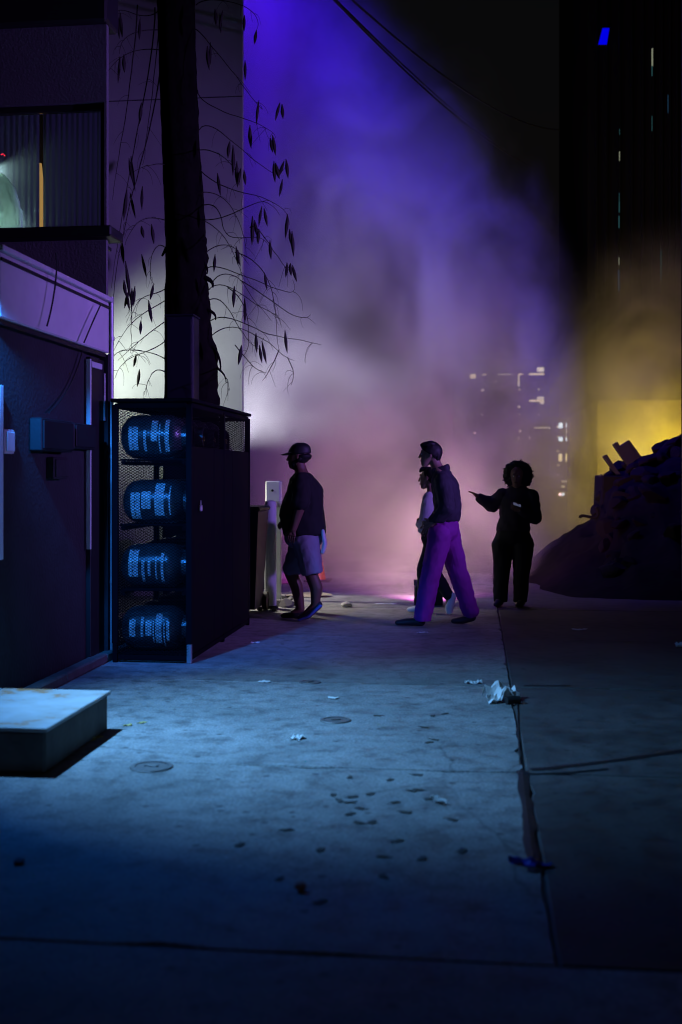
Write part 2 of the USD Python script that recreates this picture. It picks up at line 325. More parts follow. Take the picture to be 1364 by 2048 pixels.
for k, (a, w) in enumerate([([(1044, 1542), (1056, 1640), (1070, 1745)], .055), ([(1060, 1539), (1200, 1525), (1420, 1492)], .06), ([(1045, 1548), (1130, 1546), (1215, 1538)], .03),
                            ([(1048, 1371), (1090, 1372), (1140, 1371)], .045), ([(1036, 1390), (1037, 1460), (1041, 1530)], .012)]):
    part(ground, 'tar_seam', seam([gnd(*p) for p in a], w, 40 + k), M['tar'])
# small valve covers let into the concrete
for k, (px, py, r, lab) in enumerate([(303, 1534, .105, 'round iron valve cover in the brightest concrete, near the plinth'), (671, 1441, .09, 'round iron valve cover in the middle of the lit concrete'),
                                      (620, 1365, .075, 'small round iron valve cover farthest up the lit concrete, below the man in shorts')]):
    c = gnd(px, py)
    t = thing('valve_cover', lab, 'valve cover', c, rz=.4 * k)
    part(t, 'rim', lathe([(r * .80, .001), (r * .80, .007), (r, .007), (r * 1.05, .001), (r * .80, .001)], 28), M['iron'], local=True)
    part(t, 'lid', lathe([(0, .0045), (r * .77, .0045), (r * .77, .001), (0, .001)], 28), M['iron'], local=True)
    part(t, 'lug', cbox((-r * .35, -.012, .0045), (r * .35, .012, .012), .003), M['iron'], local=True)
# kerb strip at the foot of the annex
kerb = thing('kerb', None, None, (-2.86, 8, 0), kind='structure')
yk = 6.95
while yk < 11.0:
    part(kerb, 'kerb_stone', cbox((-2.96, yk, 0), (-2.86, min(yk + .9, 11.1) - .008, .07), .012), M['plinth']); yk += .9
# ================================================================= the plinth, near left
pl = thing('concrete_plinth', 'low concrete plinth topped with rusty steel plates, at the left edge', 'plinth', (-3.6, 5.9, 0))
part(pl, 'base', cbox((-5.2, 5.45, 0), (-2.10, 6.42, .205), .012), M['plinth'])
for a, b in ((-5.2, -4.1), (-4.09, -2.74), (-2.732, -2.085)):
    part(pl, 'top_plate', cbox((a, 5.435, .2055), (b, 6.435, .2275), .004), M['plate'])
# ================================================================= the low annex on the left
ax = thing('annex', 'low flat roofed annex with a deep pale fascia, at the left edge', 'building', (-4.4, 8, 0))
XA, Y0A, Y1A = -2.97, 6.88, 8.90
part(ax, 'wall', bx((-6.5, Y0A + .02, 0), (XA, 8.5, 2.43)), M['annex'])
part(ax, 'end_wall', bx((-6.5, 8.502, 0), (-2.975, Y1A, 2.43)), M['annex'])
part(ax, 'fascia', cbox((-6.6, Y0A - .1, 2.44), (-2.90, Y1A, 2.845), .01), M['fascia'])
part(ax, 'coping', cbox((-6.62, Y0A - .12, 2.847), (-2.87, Y1A + .02, 2.885), .006), M['fascia'])
part(ax, 'drip_strip', cbox((-2.898, Y0A - .1, 2.79), (-2.888, Y1A, 2.812), .002), M['dkmetal'])
part(ax, 'soffit_shade_board', bx((-6.5, Y0A - .08, 2.405), (-2.92, Y1A - .01, 2.436)), M['dkmetal'])  # dark board put in for the shadow line under the fascia
part(ax, 'corner_trim', cbox((XA - .01, Y0A - .02, .94), (XA + .035, Y0A + .035, 2.03), .004), M['white'])
door = part(ax, 'side_door', cbox((-2.974, 8.56, .02), (-2.935, 8.885, 2.38), .004), M['dkmetal'])
part(door, 'door_frame', cat_([cbox((-2.96, 8.525, .9), (-2.925, 8.55, 2.36), .003), cbox((-2.934, 8.56, 2.30), (-2.922, 8.80, 2.345), .003)]), M['white'])
part(door, 'frame_edge', cbox((-2.934, 8.855, 1.9), (-2.918, 8.87, 2.28), .003), M['zinc'])
part(ax, 'corner_post', bx((-2.974, 8.888, 0), (-2.905, 8.935, 2.43)), M['annex'])
part(ax, 'downpipe', tube([(-2.905, 8.965, 0.02), (-2.905, 8.965, 2.9)], .022, 12), M['zinc'])
for z in (.6, 1.6, 2.55): part(ax, 'pipe_clip', lathe([(.023, z), (.029, z), (.029, z + .03), (.023, z + .03)], 12).apply_translation((-2.905, 8.965, 0)), M['zinc'])
# boxes on the annex wall
def wallbox(name, lab, px0, py0, px1, py1, dep, m, cat, extra=None):
    a, b = atX(px0, py0, XA), atX(px1, py1, XA)
    y0, y1, z0, z1 = a[1], b[1], min(a[2], b[2]), max(a[2], b[2])
    t = thing(name, lab, cat, (XA, (y0 + y1) / 2, z0))
    part(t, 'body', cbox((XA + .001, y0, z0), (XA + dep, y1, z1), .008), m)
    part(t, 'cover', cbox((XA + dep + .0005, y0 + .015, z0 + .015), (XA + dep + .012, y1 - .015, z1 - .015), .004), m)
    return t, (y0, y1, z0, z1)
t, (y0, y1, z0, z1) = wallbox('switch_box', 'dark switch box with a rounded hood on the annex wall', 58, 835, 122, 905, .09, M['dkmetal'], 'switch box')
hood = m3.CrossSection([[(0, 0), (.16, .0), (.15, -.05), (.11, -.11), (.04, -.15), (0, -.16)]]).extrude(y1 - y0 + .03)
hv, hf, _ = meshkit.arrays(hood)
part(t, 'hood', (np.c_[hv[:, 0] + XA + .001, y0 - .015 + (y1 - y0 + .03) - hv[:, 2], hv[:, 1] + z1 + .06], hf), M['dkmetal'])
wallbox('meter_box', 'square dark meter box on the annex wall beside the narrow door', 130, 845, 172, 900, .07, M['dkmetal'], 'meter box')
wallbox('junction_box', 'small purplish junction box below the switch box on the annex wall', 92, 914, 119, 958, .06, M['annex'], 'junction box')
wallbox('notice_plate', 'pale blue lit plate on the annex wall next to the pale corner trim', 6, 858, 25, 908, .012, M['fascia'], 'notice plate')
for k, (A, lab) in enumerate([([(112, 505), (113, 545), (106, 600), (94, 652)], 'thin cord hanging in a bow before the fascia, leftmost'), ([(201, 610), (185, 645), (168, 685)], 'short thin cord slanting across the end of the fascia'),
                              ([(168, 690), (140, 770), (98, 825)], 'thin cord running down the annex wall to the switch box')]):
    single('thin_strand', lab, 'strand', tube(curve([atX(x, y, -2.84 if k < 2 else XA + .03) for x, y in A], 14), .006, 5), M['black'])  # thin dark tubes before the fascia and the wall
# ================================================================= the two storey stucco building
sb = thing('stucco_building', 'two storey stucco building rising behind the annex, with a curtained window', 'building', (-5, 11, 0))
YF = 9.3
def zat(py, y): return EYE - (py - HOR) / FPX * (y / ray(215, py)[1])
zt, zb, zl = zat(203, YF), zat(457, YF), zat(478, YF)
xr = atY(213, 0, YF)[0]; xw = atY(208, 0, YF)[0]
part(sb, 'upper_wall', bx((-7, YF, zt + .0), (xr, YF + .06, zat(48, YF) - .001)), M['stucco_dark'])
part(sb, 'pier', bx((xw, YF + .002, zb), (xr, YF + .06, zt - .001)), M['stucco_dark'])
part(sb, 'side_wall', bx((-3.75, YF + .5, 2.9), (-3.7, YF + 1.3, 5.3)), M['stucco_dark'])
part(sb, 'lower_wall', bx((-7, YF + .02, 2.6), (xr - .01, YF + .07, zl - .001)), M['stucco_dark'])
part(sb, 'ledge', cbox((-7, YF - .14, zl), (atY(222, 0, YF - .14)[0], YF + .2, zb - .001), .012), M['dkmetal'])
part(sb, 'eaves', cbox((-7, YF - .08, zat(48, YF)), (atY(213, 0, YF - .08)[0], YF + .25, 5.95), .02), M['black'])
part(sb, 'end_wall', bx((-8, 13.6, 0), (-2.78, 13.68, 6.02)), M['stucco'])
part(sb, 'upper_end_wall', bx((-8, 13.6, 6.035), (-2.78, 13.68, 13)), M['stucco'])
part(sb, 'joint_strip', bx((-8, 13.62, 6.0205), (-2.79, 13.67, 6.0345)), M['dkmetal'])
wn = part(sb, 'window', cat_([cbox((-7, YF + .04, zt - .05), (xw - .001, YF + .12, zt - .001), .004), cbox((xw - .045, YF + .04, zb + .001), (xw - .002, YF + .12, zt - .051), .004), cbox((-7, YF + .04, zb + .001), (xw - .046, YF + .12, zb + .03), .004)]), M['black'])
part(wn, 'pane', bx((-7, YF + .078, zb + .031), (xw - .046, YF + .084, zt - .051)), M['glass'])
# curtain: vertical folds, with a slit of lamp light between its two halves
def drape(x0, x1, y, za, zb_, pitch, seed):
    n = int((x1 - x0) / .012) + 2; xs = np.linspace(x0, x1, n); q = np.random.default_rng(seed)
    ph = np.cumsum(q.uniform(.7, 1.3, n)) * .012 * 2 * PI / pitch
    yy = y + .0014 * np.sin(ph) + .0006 * np.sin(ph * 2.3 + 1)
    V = np.vstack([np.c_[xs, yy, np.full(n, zb_)], np.c_[xs, yy, np.full(n, za)], np.c_[xs, yy + .004, np.full(n, zb_)], np.c_[xs, yy + .004, np.full(n, za)]]); F = []
    for k in range(n - 1):
        F += [(k, k + 1, n + k), (k + 1, n + k + 1, n + k), (2 * n + k, 3 * n + k, 2 * n + k + 1), (2 * n + k + 1, 3 * n + k, 3 * n + k + 1)]
    return trimesh.Trimesh(V, F, process=False)
xs0, xs1 = atY(74, 0, YF + .35)[0], atY(82, 0, YF + .35)[0]
part(wn, 'curtain', drape(-7, xs0, YF + .4, zb - .1, zt + .1, .05, 1), M['curtain'], smooth=True)
part(wn, 'curtain', drape(xs1, atY(209, 0, YF + .4)[0], YF + .4, zb - .1, zt + .1, .05, 2), M['curtain'], smooth=True)
part(sb, 'room_back', bx((-7, YF + 1.2, zb - .3), (-3.76, YF + 1.25, zt + .3)), M['room'])
part(sb, 'room_floor', bx((-7, YF + .26, zb - .35), (-3.76, YF + 1.19, zb - .31)), M['room'])
part(sb, 'room_ceiling', bx((-7, YF + .26, zt + .31), (-3.76, YF + 1.19, zt + .35)), M['room'])
# lamps of the room: one behind the curtain's slit, one over the draped sheet
def bulb(path, pos, col, power, rad=.03):
    l = UsdLux.SphereLight.Define(stage, path); l.CreateRadiusAttr(rad); l.CreateIntensityAttr(power); l.CreateNormalizeAttr(True); l.CreateColorAttr(Gf.Vec3f(*col))
    l.AddTranslateOp().Set(Gf.Vec3d(*map(float, pos)))
c = atY(79, 440, YF + .85)
fl = thing('floor_lamp', 'amber lamp glowing through the slit of the curtain', 'lamp', (c[0], c[1], zb - .3))
part(fl, 'stem', tube([(c[0], c[1], zb - .3), (c[0], c[1], zb - .02)], .012, 8), M['brass'])
part(fl, 'shade', tube([(c[0], c[1], zb - .01), (c[0], c[1], zb + .80)], [.10, .02], 16), glow('amber_shade', (1.0, .55, .16), .42))
g = atY(20, 390, YF + .24)
sheet = trimesh.creation.icosphere(4, 1.0); sheet.vertices = sheet.vertices * [.20, .085, .34]
sv = np.array(sheet.vertices); sv[:, 0] *= 1.0 - .55 * np.clip(sv[:, 2] / .34, 0, 1); sv += ((meshkit.fbm(sv * [14, 14, 5], 3, 3) - .5) * .10)[:, None] * sheet.vertex_normals; sheet.vertices = sv
gl = np.array([g[0] - .10, YF + .265, zb + .23])
tb = single('draped_sheet', 'crumpled clear plastic draped over something inside the window, lit greenish', 'plastic sheet', sheet.apply_translation(gl), M['sheet'], True)
single('shelf_board', 'narrow dark shelf inside the window under the plastic sheet', 'shelf', cbox((-7, YF + .13, zb - .12), (xw - .05, YF + .36, zb - .09), .004), M['dkmetal'])
lp = (gl[0] - .10, YF + .30, zb + .62)
dl = thing('green_lamp', 'small greenish lamp hanging inside the window just above the plastic sheet', 'lamp', lp)
part(dl, 'lamp_cap', lathe([(0, .06), (.05, .05), (.06, 0), (0, 0)], 14).apply_translation((lp[0], lp[1], lp[2] + .03)), M['dkmetal'])
bulb(dl + '/bulb', (0, 0, 0), (.72, 1.0, .84), .7, .02)
dm = thing('low_lamp', 'small greenish lamp standing inside the window behind the plastic sheet', 'lamp', (gl[0] + .02, YF + .375, zb - .088))
part(dm, 'lamp_foot', lathe([(0, 0), (.04, 0), (.04, .01), (.012, .02), (.012, .14), (0, .14)], 14), M['dkmetal'], local=True)
bulb(dm + '/bulb', (0, 0, .2), (.75, 1.0, .85), 1.1, .02)
for k, (px, py) in enumerate([(3, 309), (6, 308), (9, 311)]):
    p = atY(px, py, YF + .25)
    single('red_indicator', 'tiny red indicator lights above the draped plastic sheet', 'indicator light', trimesh.creation.icosphere(1, .006).apply_translation(p), glow('red_dot', (1, .02, .05), 2.0) if k == 0 else stage.GetPrimAtPath('/World/Looks/red_dot').GetPath(), group='red dots in the window')
# ================================================================= the bottle cage
CX0, CX1, CY0, CY1, CZ = -2.83, -2.19, 8.75, 11.10, 2.07
cg = thing('bottle_cage', 'tall dark mesh cage holding gas bottles, in front of the tree', 'cage', ((CX0 + CX1) / 2, (CY0 + CY1) / 2, 0))
P_ = .045
for x in (CX0, CX1 - P_):
    for y in (CY0, (CY0 + CY1) / 2, CY1 - P_):
        part(cg, 'post', cbox((x, y, .15), (x + P_, y + P_, CZ - .05), .004), M['cage'])
        part(cg, 'foot', cbox((x + .004, y + .004, 0), (x + P_ - .004, y + P_ - .004, .15), .004), M['zinc'] if x > -2.5 and y < 9 else M['cage'], label='foot at the near right corner, pale zinc standing in for the light on it' if x > -2.5 and y < 9 else None)  # near right foot given pale zinc to carry the light falling on it
part(cg, 'roof_sheet', cbox((CX0 - .01, CY0 - .01, CZ - .028), (CX1 + .01, CY1 + .01, CZ), .006), M['cage'])
for z in (CZ - .075, .022):
    for x in (CX0 + .008, CX1 - P_ + .008): part(cg, 'rail', cbox((x, CY0 + P_, z), (x + .03, CY1 - P_, z + .04), .004), M['cage'])
    for y in (CY0 + .008, CY1 - P_ + .008): part(cg, 'rail', cbox((CX0 + P_, y, z), (CX1 - P_, y + .03, z + .04), .004), M['cage'])
SH = [.02, .515, 1.025, 1.54]
for z in SH: part(cg, 'shelf', cat_([cbox((CX0 + .05, CY0 + .05 + k * .1, z + .042), (CX1 - .05, CY0 + .08 + k * .1, z + .056), .002) for k in range(23)] + [cbox((x, CY0 + .05, z + .01), (x + .03, CY1 - .05, z + .04), .003) for x in (CX0 + .06, CX1 - .09)]), M['cage'])
def lattice(w, h, pw, ph, sw, th):
    """Expanded metal: two crossing families of flat strands in the (u, v) plane."""
    out = []
    for sgn in (1, -1):
        sl = ph / pw * sgn                                                   # dv/du
        n0 = int(math.floor((-(sl * w) if sl > 0 else 0) / ph)) - 1; n1 = int(math.ceil((h + (0 if sl > 0 else -sl * w)) / ph)) + 1
        for k in range(n0, n1):
            v0 = k * ph; us = sorted([0, w, (0 - v0) / sl, (h - v0) / sl])
            a, b = us[1], us[2]
            if b - a < .004 or not (-1e-6 <= v0 + sl * (a + b) / 2 <= h + 1e-6): continue
            A, B = np.array([a, v0 + sl * a]), np.array([b, v0 + sl * b]); d = (B - A) / np.linalg.norm(B - A); n = np.array([-d[1], d[0]]) * sw / 2
            q = [A + n, A - n, B - n, B + n]; zz = th * sgn * .5
            V = [(x, y, zz - th / 2) for x, y in q] + [(x, y, zz + th / 2) for x, y in q]
            out.append((np.array(V), np.array([(0, 2, 1), (0, 3, 2), (4, 5, 6), (4, 6, 7), (0, 1, 5), (0, 5, 4), (2, 3, 7), (2, 7, 6), (1, 2, 6), (1, 6, 5), (3, 0, 4), (3, 4, 7)])))
    V = np.vstack([v for v, _ in out]); F = np.vstack([f + 8 * i for i, (_, f) in enumerate(out)])
    return V, F
PW, PH, SW = .036, .022, .0037
v, f = lattice(CX1 - CX0 - .05, CZ - .13, PW, PH, SW, .002)
part(cg, 'front_mesh', (np.c_[CX0 + .025 + v[:, 0], CY0 + .006 - v[:, 2], .065 + v[:, 1]], f), M['cage'])
part(cg, 'rear_mesh', (np.c_[CX0 + .025 + v[:, 0], CY1 - .006 + v[:, 2], .065 + v[:, 1]], f), M['cage'])
v, f = lattice(CY1 - CY0 - .05, .30, PW, PH, SW, .002)
part(cg, 'side_mesh', (np.c_[CX1 - .006 + v[:, 2], CY0 + .025 + v[:, 0], 1.70 + v[:, 1]], f), M['cage'])
for k in range(3):
    y0 = CY0 + .05 + k * .75; part(cg, 'side_sheet', cbox((CX1 - .012, y0, .07), (CX1 - .004, y0 + .74, 1.695), .002), M['cage'])
v, f = lattice(CY1 - CY0 - .05, CZ - .13, PW, PH, SW, .002)
part(cg, 'side_mesh', (np.c_[CX0 + .006 - v[:, 2], CY0 + .025 + v[:, 0], .065 + v[:, 1]], f), M['cage'])
lock = atX(398, 1015, CX1); part(cg, 'padlock', cat_([cbox((CX1 + .004, lock[1] - .025, lock[2] - .03), (CX1 + .026, lock[1] + .025, lock[2] + .02), .006), tube(curve([(CX1 + .015, lock[1] - .016, lock[2] + .02), (CX1 + .015, lock[1], lock[2] + .055), (CX1 + .015, lock[1] + .016, lock[2] + .02)], 9), .004, 6)]), M['zinc'])
def glint_stickers(q):  # pale labels placed to give the bottles broken blue highlights
    x, out = -.16, []
    while x < .15:
        w_ = q.choice([.012, .022, .05, .075]); out.append((x, min(x + w_, .165), q.uniform(-.9, -.1), q.uniform(.25, 1.0))); x += w_ + q.uniform(.008, .045)
    return out
# gas bottles lying on their sides, collar to the right
def bottle(path, seed=0):
    q = np.random.default_rng(seed)
    lay = lambda m: turn(m, 0, PI / 2, 0)
    prof = [(0, -.262), (.05, -.258), (.105, -.240), (.150, -.205), (.170, -.165), (.175, -.125), (.175, .125), (.170, .165), (.150, .205), (.105, .240), (.05, .258), (0, .262)]
    part(path, 'body', lay(lathe(prof, 32)), M['tank'], smooth=40, local=True)
    part(path, 'collar', lay(lathe([(.094, .228), (.098, .228), (.098, .305), (.092, .309), (.090, .305), (.094, .30), (.094, .228)], 24)), M['tank'], local=True)
    part(path, 'valve', lay(cat_([lathe([(0, .255), (.017, .255), (.017, .28), (.010, .285), (.010, .293), (.022, .293), (.022, .302), (0, .302)], 12), turn(trimesh.creation.cylinder(.011, .06, sections=10), PI / 2, 0, 0, (0, .03, .272))])), M['brass'], local=True)
    for z in (-.128, .128): part(path, 'weld_band', lay(lathe([(.1752, z - .007), (.1768, z - .004), (.1768, z + .004), (.1752, z + .007)], 32)), M['tank'], local=True)
    for x0, x1, a0, a1 in glint_stickers(q):
        th = np.linspace(a0, a1, 14); P = [(x_, -math.cos(t_) * .1764, math.sin(t_) * .1764) for x_ in (x0, x1) for t_ in th]
        part(path, 'glint_sticker', (np.array(P), np.array([q_ for k in range(13) for q_ in ((k, 14 + k, k + 1), (k + 1, 14 + k, 15 + k))])), M['glint_sticker'], local=True)
src = None
tier = ['lowest tier', 'second tier from the ground', 'third tier from the ground', 'top tier']
for iz, z in enumerate(SH):
    for iy in range(4):
        p = ((CX0 + CX1) / 2 - .030 + rng.uniform(-.012, .012), CY0 + .225 + iy * .42 + rng.uniform(-.01, .01), z + .0565 + .1775)
        lab = f'dark gas bottle lying at the front of the mesh cage, {tier[iz]}' if iy == 0 else 'dark gas bottle lying deeper in the mesh cage behind the front ones'
        grp = 'gas bottles at the front of the cage' if iy == 0 else 'gas bottles deeper in the cage'
        if iy == 0 or src is None:
            t = thing('gas_bottle', lab, 'gas bottle', p, 0, grp); bottle(t, 70 + iz); src = src or t
        else: copy(src, 'gas_bottle', p, 0.0, lab, 'gas bottle', grp)
# ================================================================= cabinet, bin, bollard and posts behind the cage
t = thing('utility_cabinet', 'tall narrow dark utility cabinet standing between the cage and the trunk', 'cabinet', (-3.08, 12.0, 0))
xa, xb = atY(330, 0, 11.72)[0], atY(386, 0, 11.72)[0]; zc = EYE + (950 - 628) / FPX * 11.72 / ray(350, 0)[1]
part(t, 'body', cbox((xa, 11.735, 0), (xb, 12.0, zc - .02), .01), M['bin'])
part(t, 'cap', cbox((xa - .008, 11.715, zc - .019), (xb + .008, 12.01, zc), .005), M['bin'])
part(t, 'door', cbox((xa + .02, 11.722, .12), (xb - .02, 11.7345, zc - .05), .003), M['bin'])
part(t, 'handle', cbox((xb - .06, 11.70, 1.5), (xb - .045, 11.7215, 1.66), .003), M['zinc'])
t = thing('wheeled_bin', 'dark blue wheeled bin standing right behind the cage', 'bin', (-2.52, 12.1, 0))
ub = trimesh.convex.convex_hull([(-2.74 + .03, 11.85, .06), (-2.29, 11.85, .06), (-2.71, 12.3, .06), (-2.29, 12.3, .06), (-2.77, 11.78, 1.08), (-2.24, 11.78, 1.08), (-2.77, 12.38, 1.08), (-2.24, 12.38, 1.08)])
part(t, 'body', ub, M['bin']); part(t, 'lid', cbox((-2.79, 11.75, 1.082), (-2.22, 12.40, 1.14), .02), M['bin'])
for x in (-2.76, -2.27): part(t, 'wheel', turn(trimesh.creation.cylinder(.1, .05, sections=18), 0, PI / 2, 0, (x, 12.36, .1)), M['black'])
b0 = gnd(541, 1216)
t = thing('bollard', 'white steel bollard standing in front of the man in the cap', 'bollard', b0)
hB = 215 / FPX * b0[1] / ray(541, 1216)[1]
part(t, 'tube', lathe([(0, .0), (.066, .0), (.066, hB - .03), (.055, hB - .008), (.03, hB), (0, hB)], 24), M['white'], smooth=40, local=True)
part(t, 'base_collar', lathe([(.067, 0), (.085, 0), (.085, .02), (.067, .03)], 24), M['black'], local=True)
p0 = atY(557, 1100, 13.3)
t = thing('meter_post', 'pale post with a square box head, just behind the bollard', 'post', (p0[0], 13.3, 0))
zh = EYE - 12 / FPX * 13.5
part(t, 'post', cbox((p0[0] - .03, 13.28, 0), (p0[0] + .03, 13.34, zh - .25), .006), M['white'])
part(t, 'head', cbox((p0[0] - .145, 13.24, zh - .25), (p0[0] + .03, 13.38, zh), .012), M['white'])
part(t, 'dial', turn(trimesh.creation.cylinder(.014, .012, sections=14), PI / 2, 0, 0, (p0[0] - .06, 13.234, zh - .11)), M['dkmetal'])
# rubbish by the bollard
def rest(px, py): return gnd(px, py)
def bag(r, seed, squash=(1, .8, .7)):
    m = trimesh.creation.icosphere(3, 1.0); v = m.vertices * (1 + .35 * (meshkit.fbm(m.vertices * 2.2 + seed, 4, seed) - .5))[:, None] * np.array(squash) * r
    v[:, 2] = np.maximum(v[:, 2] + r * squash[2] * .7, 0.001); m.vertices = v; return m
for px, py, r, mm, lab, nm, ct in [(566, 1160, .13, M['paper'], 'crumpled white plastic bag right behind the bollard', 'plastic_bag', 'plastic bag'), (525, 1157, .085, M['paper'], 'small white rubbish bag left of the bollard', 'plastic_bag', 'plastic bag'),
                               (527, 1172, .10, M['greenbag'], 'dark green rubbish bag left of the bollard', 'rubbish_bag', 'rubbish bag')]:
    single(nm, lab, ct, bag(r, int(px)).apply_translation(gnd(px, py + 6)), mm, True)
for k, (px, py, r) in enumerate([(560, 1212, .075), (573, 1214, .085), (590, 1211, .07), (568, 1198, .05), (582, 1203, .055), (531, 1209, .06), (521, 1221, .04), (548, 1222, .035)]):
    single('rubble_stone', 'pale broken lump of concrete lying at the foot of the bollard', 'stone', stone(r, 60 + k).apply_translation(gnd(px, py) + [0, 0, r * .45]), M['stucco_dark'], group='rubble by the bollard')
single('cardboard_sheet', 'flattened pale cardboard lying behind the bollard and the man in the cap', 'cardboard', turn(scrap(.9, .45, .05, 5), 0, 0, .3, gnd(575, 1192)), plain('cardboard_brown', (.30, .25, .19), .9))
c = gnd(636, 1162)
t = thing('traffic_cone', 'orange traffic cone standing just behind the man in the cap', 'traffic cone', c)
part(t, 'cone', lathe([(0, .025), (.11, .025), (.03, .46), (.018, .47), (0, .47)], 20), M['orange'], smooth=40, local=True)
part(t, 'base', cbox((-.18, -.18, 0), (.18, .18, .024), .01), M['black'], local=True)
# ================================================================= the tree
TY = 12.25
def tp(px, py, dy=0): return atY(px, py, TY + dy)
tr = thing('street_tree', 'bare tree with a straight dark trunk and hanging seed pods, behind the cage', 'tree', (tp(380, 1190)[0], TY, 0))
edge = [(1195, 328, 440), (1000, 328, 440), (800, 331, 436), (780, 331, 434), (735, 332, 436), (690, 331, 427), (640, 331, 421), (600, 331, 415), (560, 333, 413), (500, 333, 411), (440, 331, 408), (380, 328, 405), (300, 325, 398), (200, 321, 394), (100, 318, 390), (0, 315, 387), (-120, 313, 384)]
ys = np.linspace(1195, -120, 150); L = np.interp(-ys, [-e[0] for e in edge], [e[1] for e in edge]); R = np.interp(-ys, [-e[0] for e in edge], [e[2] for e in edge])
NS = 40; V = []
for y, l, r in zip(ys, L, R):
    a, b = tp(l, y), tp(r, y); c = (a + b) / 2; rad = (b[0] - a[0]) / 2
    for k in range(NS):
        th = 2 * PI * k / NS; q = np.array([math.cos(th) * 1.6, math.sin(th) * 1.6, c[2] * 2.2])
        lump = (meshkit.fbm(q * [1.5, 1.5, 2.6], 4, 4) - .5)
        right = max(0, math.cos(th)) ** 2
        rr = rad * (1 + .10 * lump + right * (.55 * max(0, lump) * (1 if y > 480 else .25)) + .03 * math.sin(9 * th + c[2]))
        V.append(c + [rr * math.cos(th), rr * .9 * math.sin(th), 0])
V = np.array(V); F = []
for i in range(len(ys) - 1):
    for k in range(NS):
        a, b, c_, d = i * NS + k, i * NS + (k + 1) % NS, (i + 1) * NS + (k + 1) % NS, (i + 1) * NS + k
        F += [(a, b, c_), (a, c_, d)]
trunk = part(tr, 'trunk', trimesh.Trimesh(V, F, process=False), M['bark'], smooth=True)
for k, (x0, y0, x1, y1, r) in enumerate([(428, 690, 441, 742, .02), (436, 735, 452, 765, .014), (415, 556, 425, 575, .03), (420, 620, 431, 640, .02), (333, 490, 324, 512, .03), (405, 520, 414, 548, .02)]):
    part(tr, 'stub', tube(curve([tp(x0 - (5 if x0 > 380 else -5), y0, -.05), tp((x0 + x1) / 2 + 3, (y0 + y1) / 2 - 2, -.06), tp(x1, y1, -.05)], 8), np.linspace(r, r * .35, 8), 7), M['bark'])
BR = [[(412, 505), (445, 490), (475, 500), (500, 530)], [(425, 565), (450, 548), (480, 560), (505, 595), (545, 640)], [(415, 582), (455, 573), (500, 600), (540, 625), (560, 650)],
      [(418, 600), (450, 610), (475, 650), (500, 685), (522, 706)], [(422, 672), (455, 655), (490, 660), (530, 680), (560, 705), (588, 722)], [(420, 642), (470, 640), (530, 665), (595, 680), (642, 690)],
      [(470, 505), (520, 535), (546, 590), (552, 650), (558, 702)], [(480, 560), (540, 600), (590, 632), (622, 628)], [(436, 735), (451, 756), (461, 780)], [(558, 700), (540, 738), (524, 762)], [(575, 715), (585, 740), (585, 768)],
      [(470, 690), (505, 730), (533, 745)], [(402, 440), (440, 465), (470, 510), (485, 560)], [(402, 385), (450, 400), (480, 450), (492, 520)], [(455, 575), (490, 620), (498, 680), (480, 715)], [(500, 455), (525, 470), (560, 520), (578, 530)],
      [(335, 575), (305, 588), (280, 600), (262, 640)], [(335, 598), (295, 622), (260, 650), (228, 702)], [(335, 640), (300, 665), (270, 690), (234, 722)], [(335, 678), (295, 702), (255, 720), (226, 760)], [(335, 722), (300, 705), (255, 700), (230, 712)],
      [(335, 442), (300, 436), (270, 450), (250, 490)], [(335, 500), (310, 498), (300, 540), (308, 570)], [(310, 15), (296, 150), (264, 320), (236, 480), (224, 575)], [(322, 130), (296, 270), (262, 400), (232, 545), (228, 690)], [(275, 10), (262, 150), (240, 300), (226, 400)],
      [(318, 60), (300, 220), (285, 330)], [(335, 748), (310, 742), (295, 765), (288, 790)], [(262, 590), (264, 640), (262, 705)], [(390, 60), (430, 100), (500, 190), (520, 210)], [(395, 180), (440, 220), (520, 250), (548, 280)], [(398, 260), (450, 270), (520, 330), (570, 335)],
      [(400, 300), (440, 310), (470, 340), (480, 370)], [(400, 340), (470, 380), (540, 400), (578, 450)], [(392, 10), (440, 0), (500, 20), (515, 60)], [(405, 410), (440, 430), (455, 470), (500, 475), (540, 495)], [(318, 20), (280, 30), (245, 20), (235, 40)], [(320, 60), (260, 70), (235, 110)],
      [(322, 100), (250, 110), (205, 165)], [(334, 330), (300, 330), (265, 345)], [(405, 440), (470, 425), (520, 405), (560, 430)], [(412, 540), (470, 545), (560, 580), (585, 560)]]
q = np.random.default_rng(5)
for k, b in enumerate(BR):
    dy = q.uniform(-.9, .35); P = []
    for i, (x, y) in enumerate(b):
        f_ = i / (len(b) - 1); P.append(tp(x, y, dy * min(1, f_ * 1.6)))
    C = curve(P, 20); C += (meshkit.noise(C * 6 + k, k)[:, None] - .5) * .035 * np.linspace(0, 1, 20)[:, None]
    r0 = .0062 if k not in (23, 24, 25) else .009
    bp = part(tr, 'branch', tube(C, np.linspace(r0, .0022, 20), 5), M['twig'])
    tw = []
    for j in range(q.integers(3, 7)):                                   # fine side twigs
        i0 = q.integers(5, 18); d = np.array([q.uniform(-.16, .16), q.uniform(-.1, .1), q.uniform(-.22, -.02)]); s0 = C[i0]
        tw.append(tube(curve([s0, s0 + d * .5 + [q.uniform(-.03, .03), 0, .03], s0 + d], 7), np.linspace(.0026, .0014, 7), 4))
    for m_ in tw: part(bp, 'twig', m_, M['twig'])
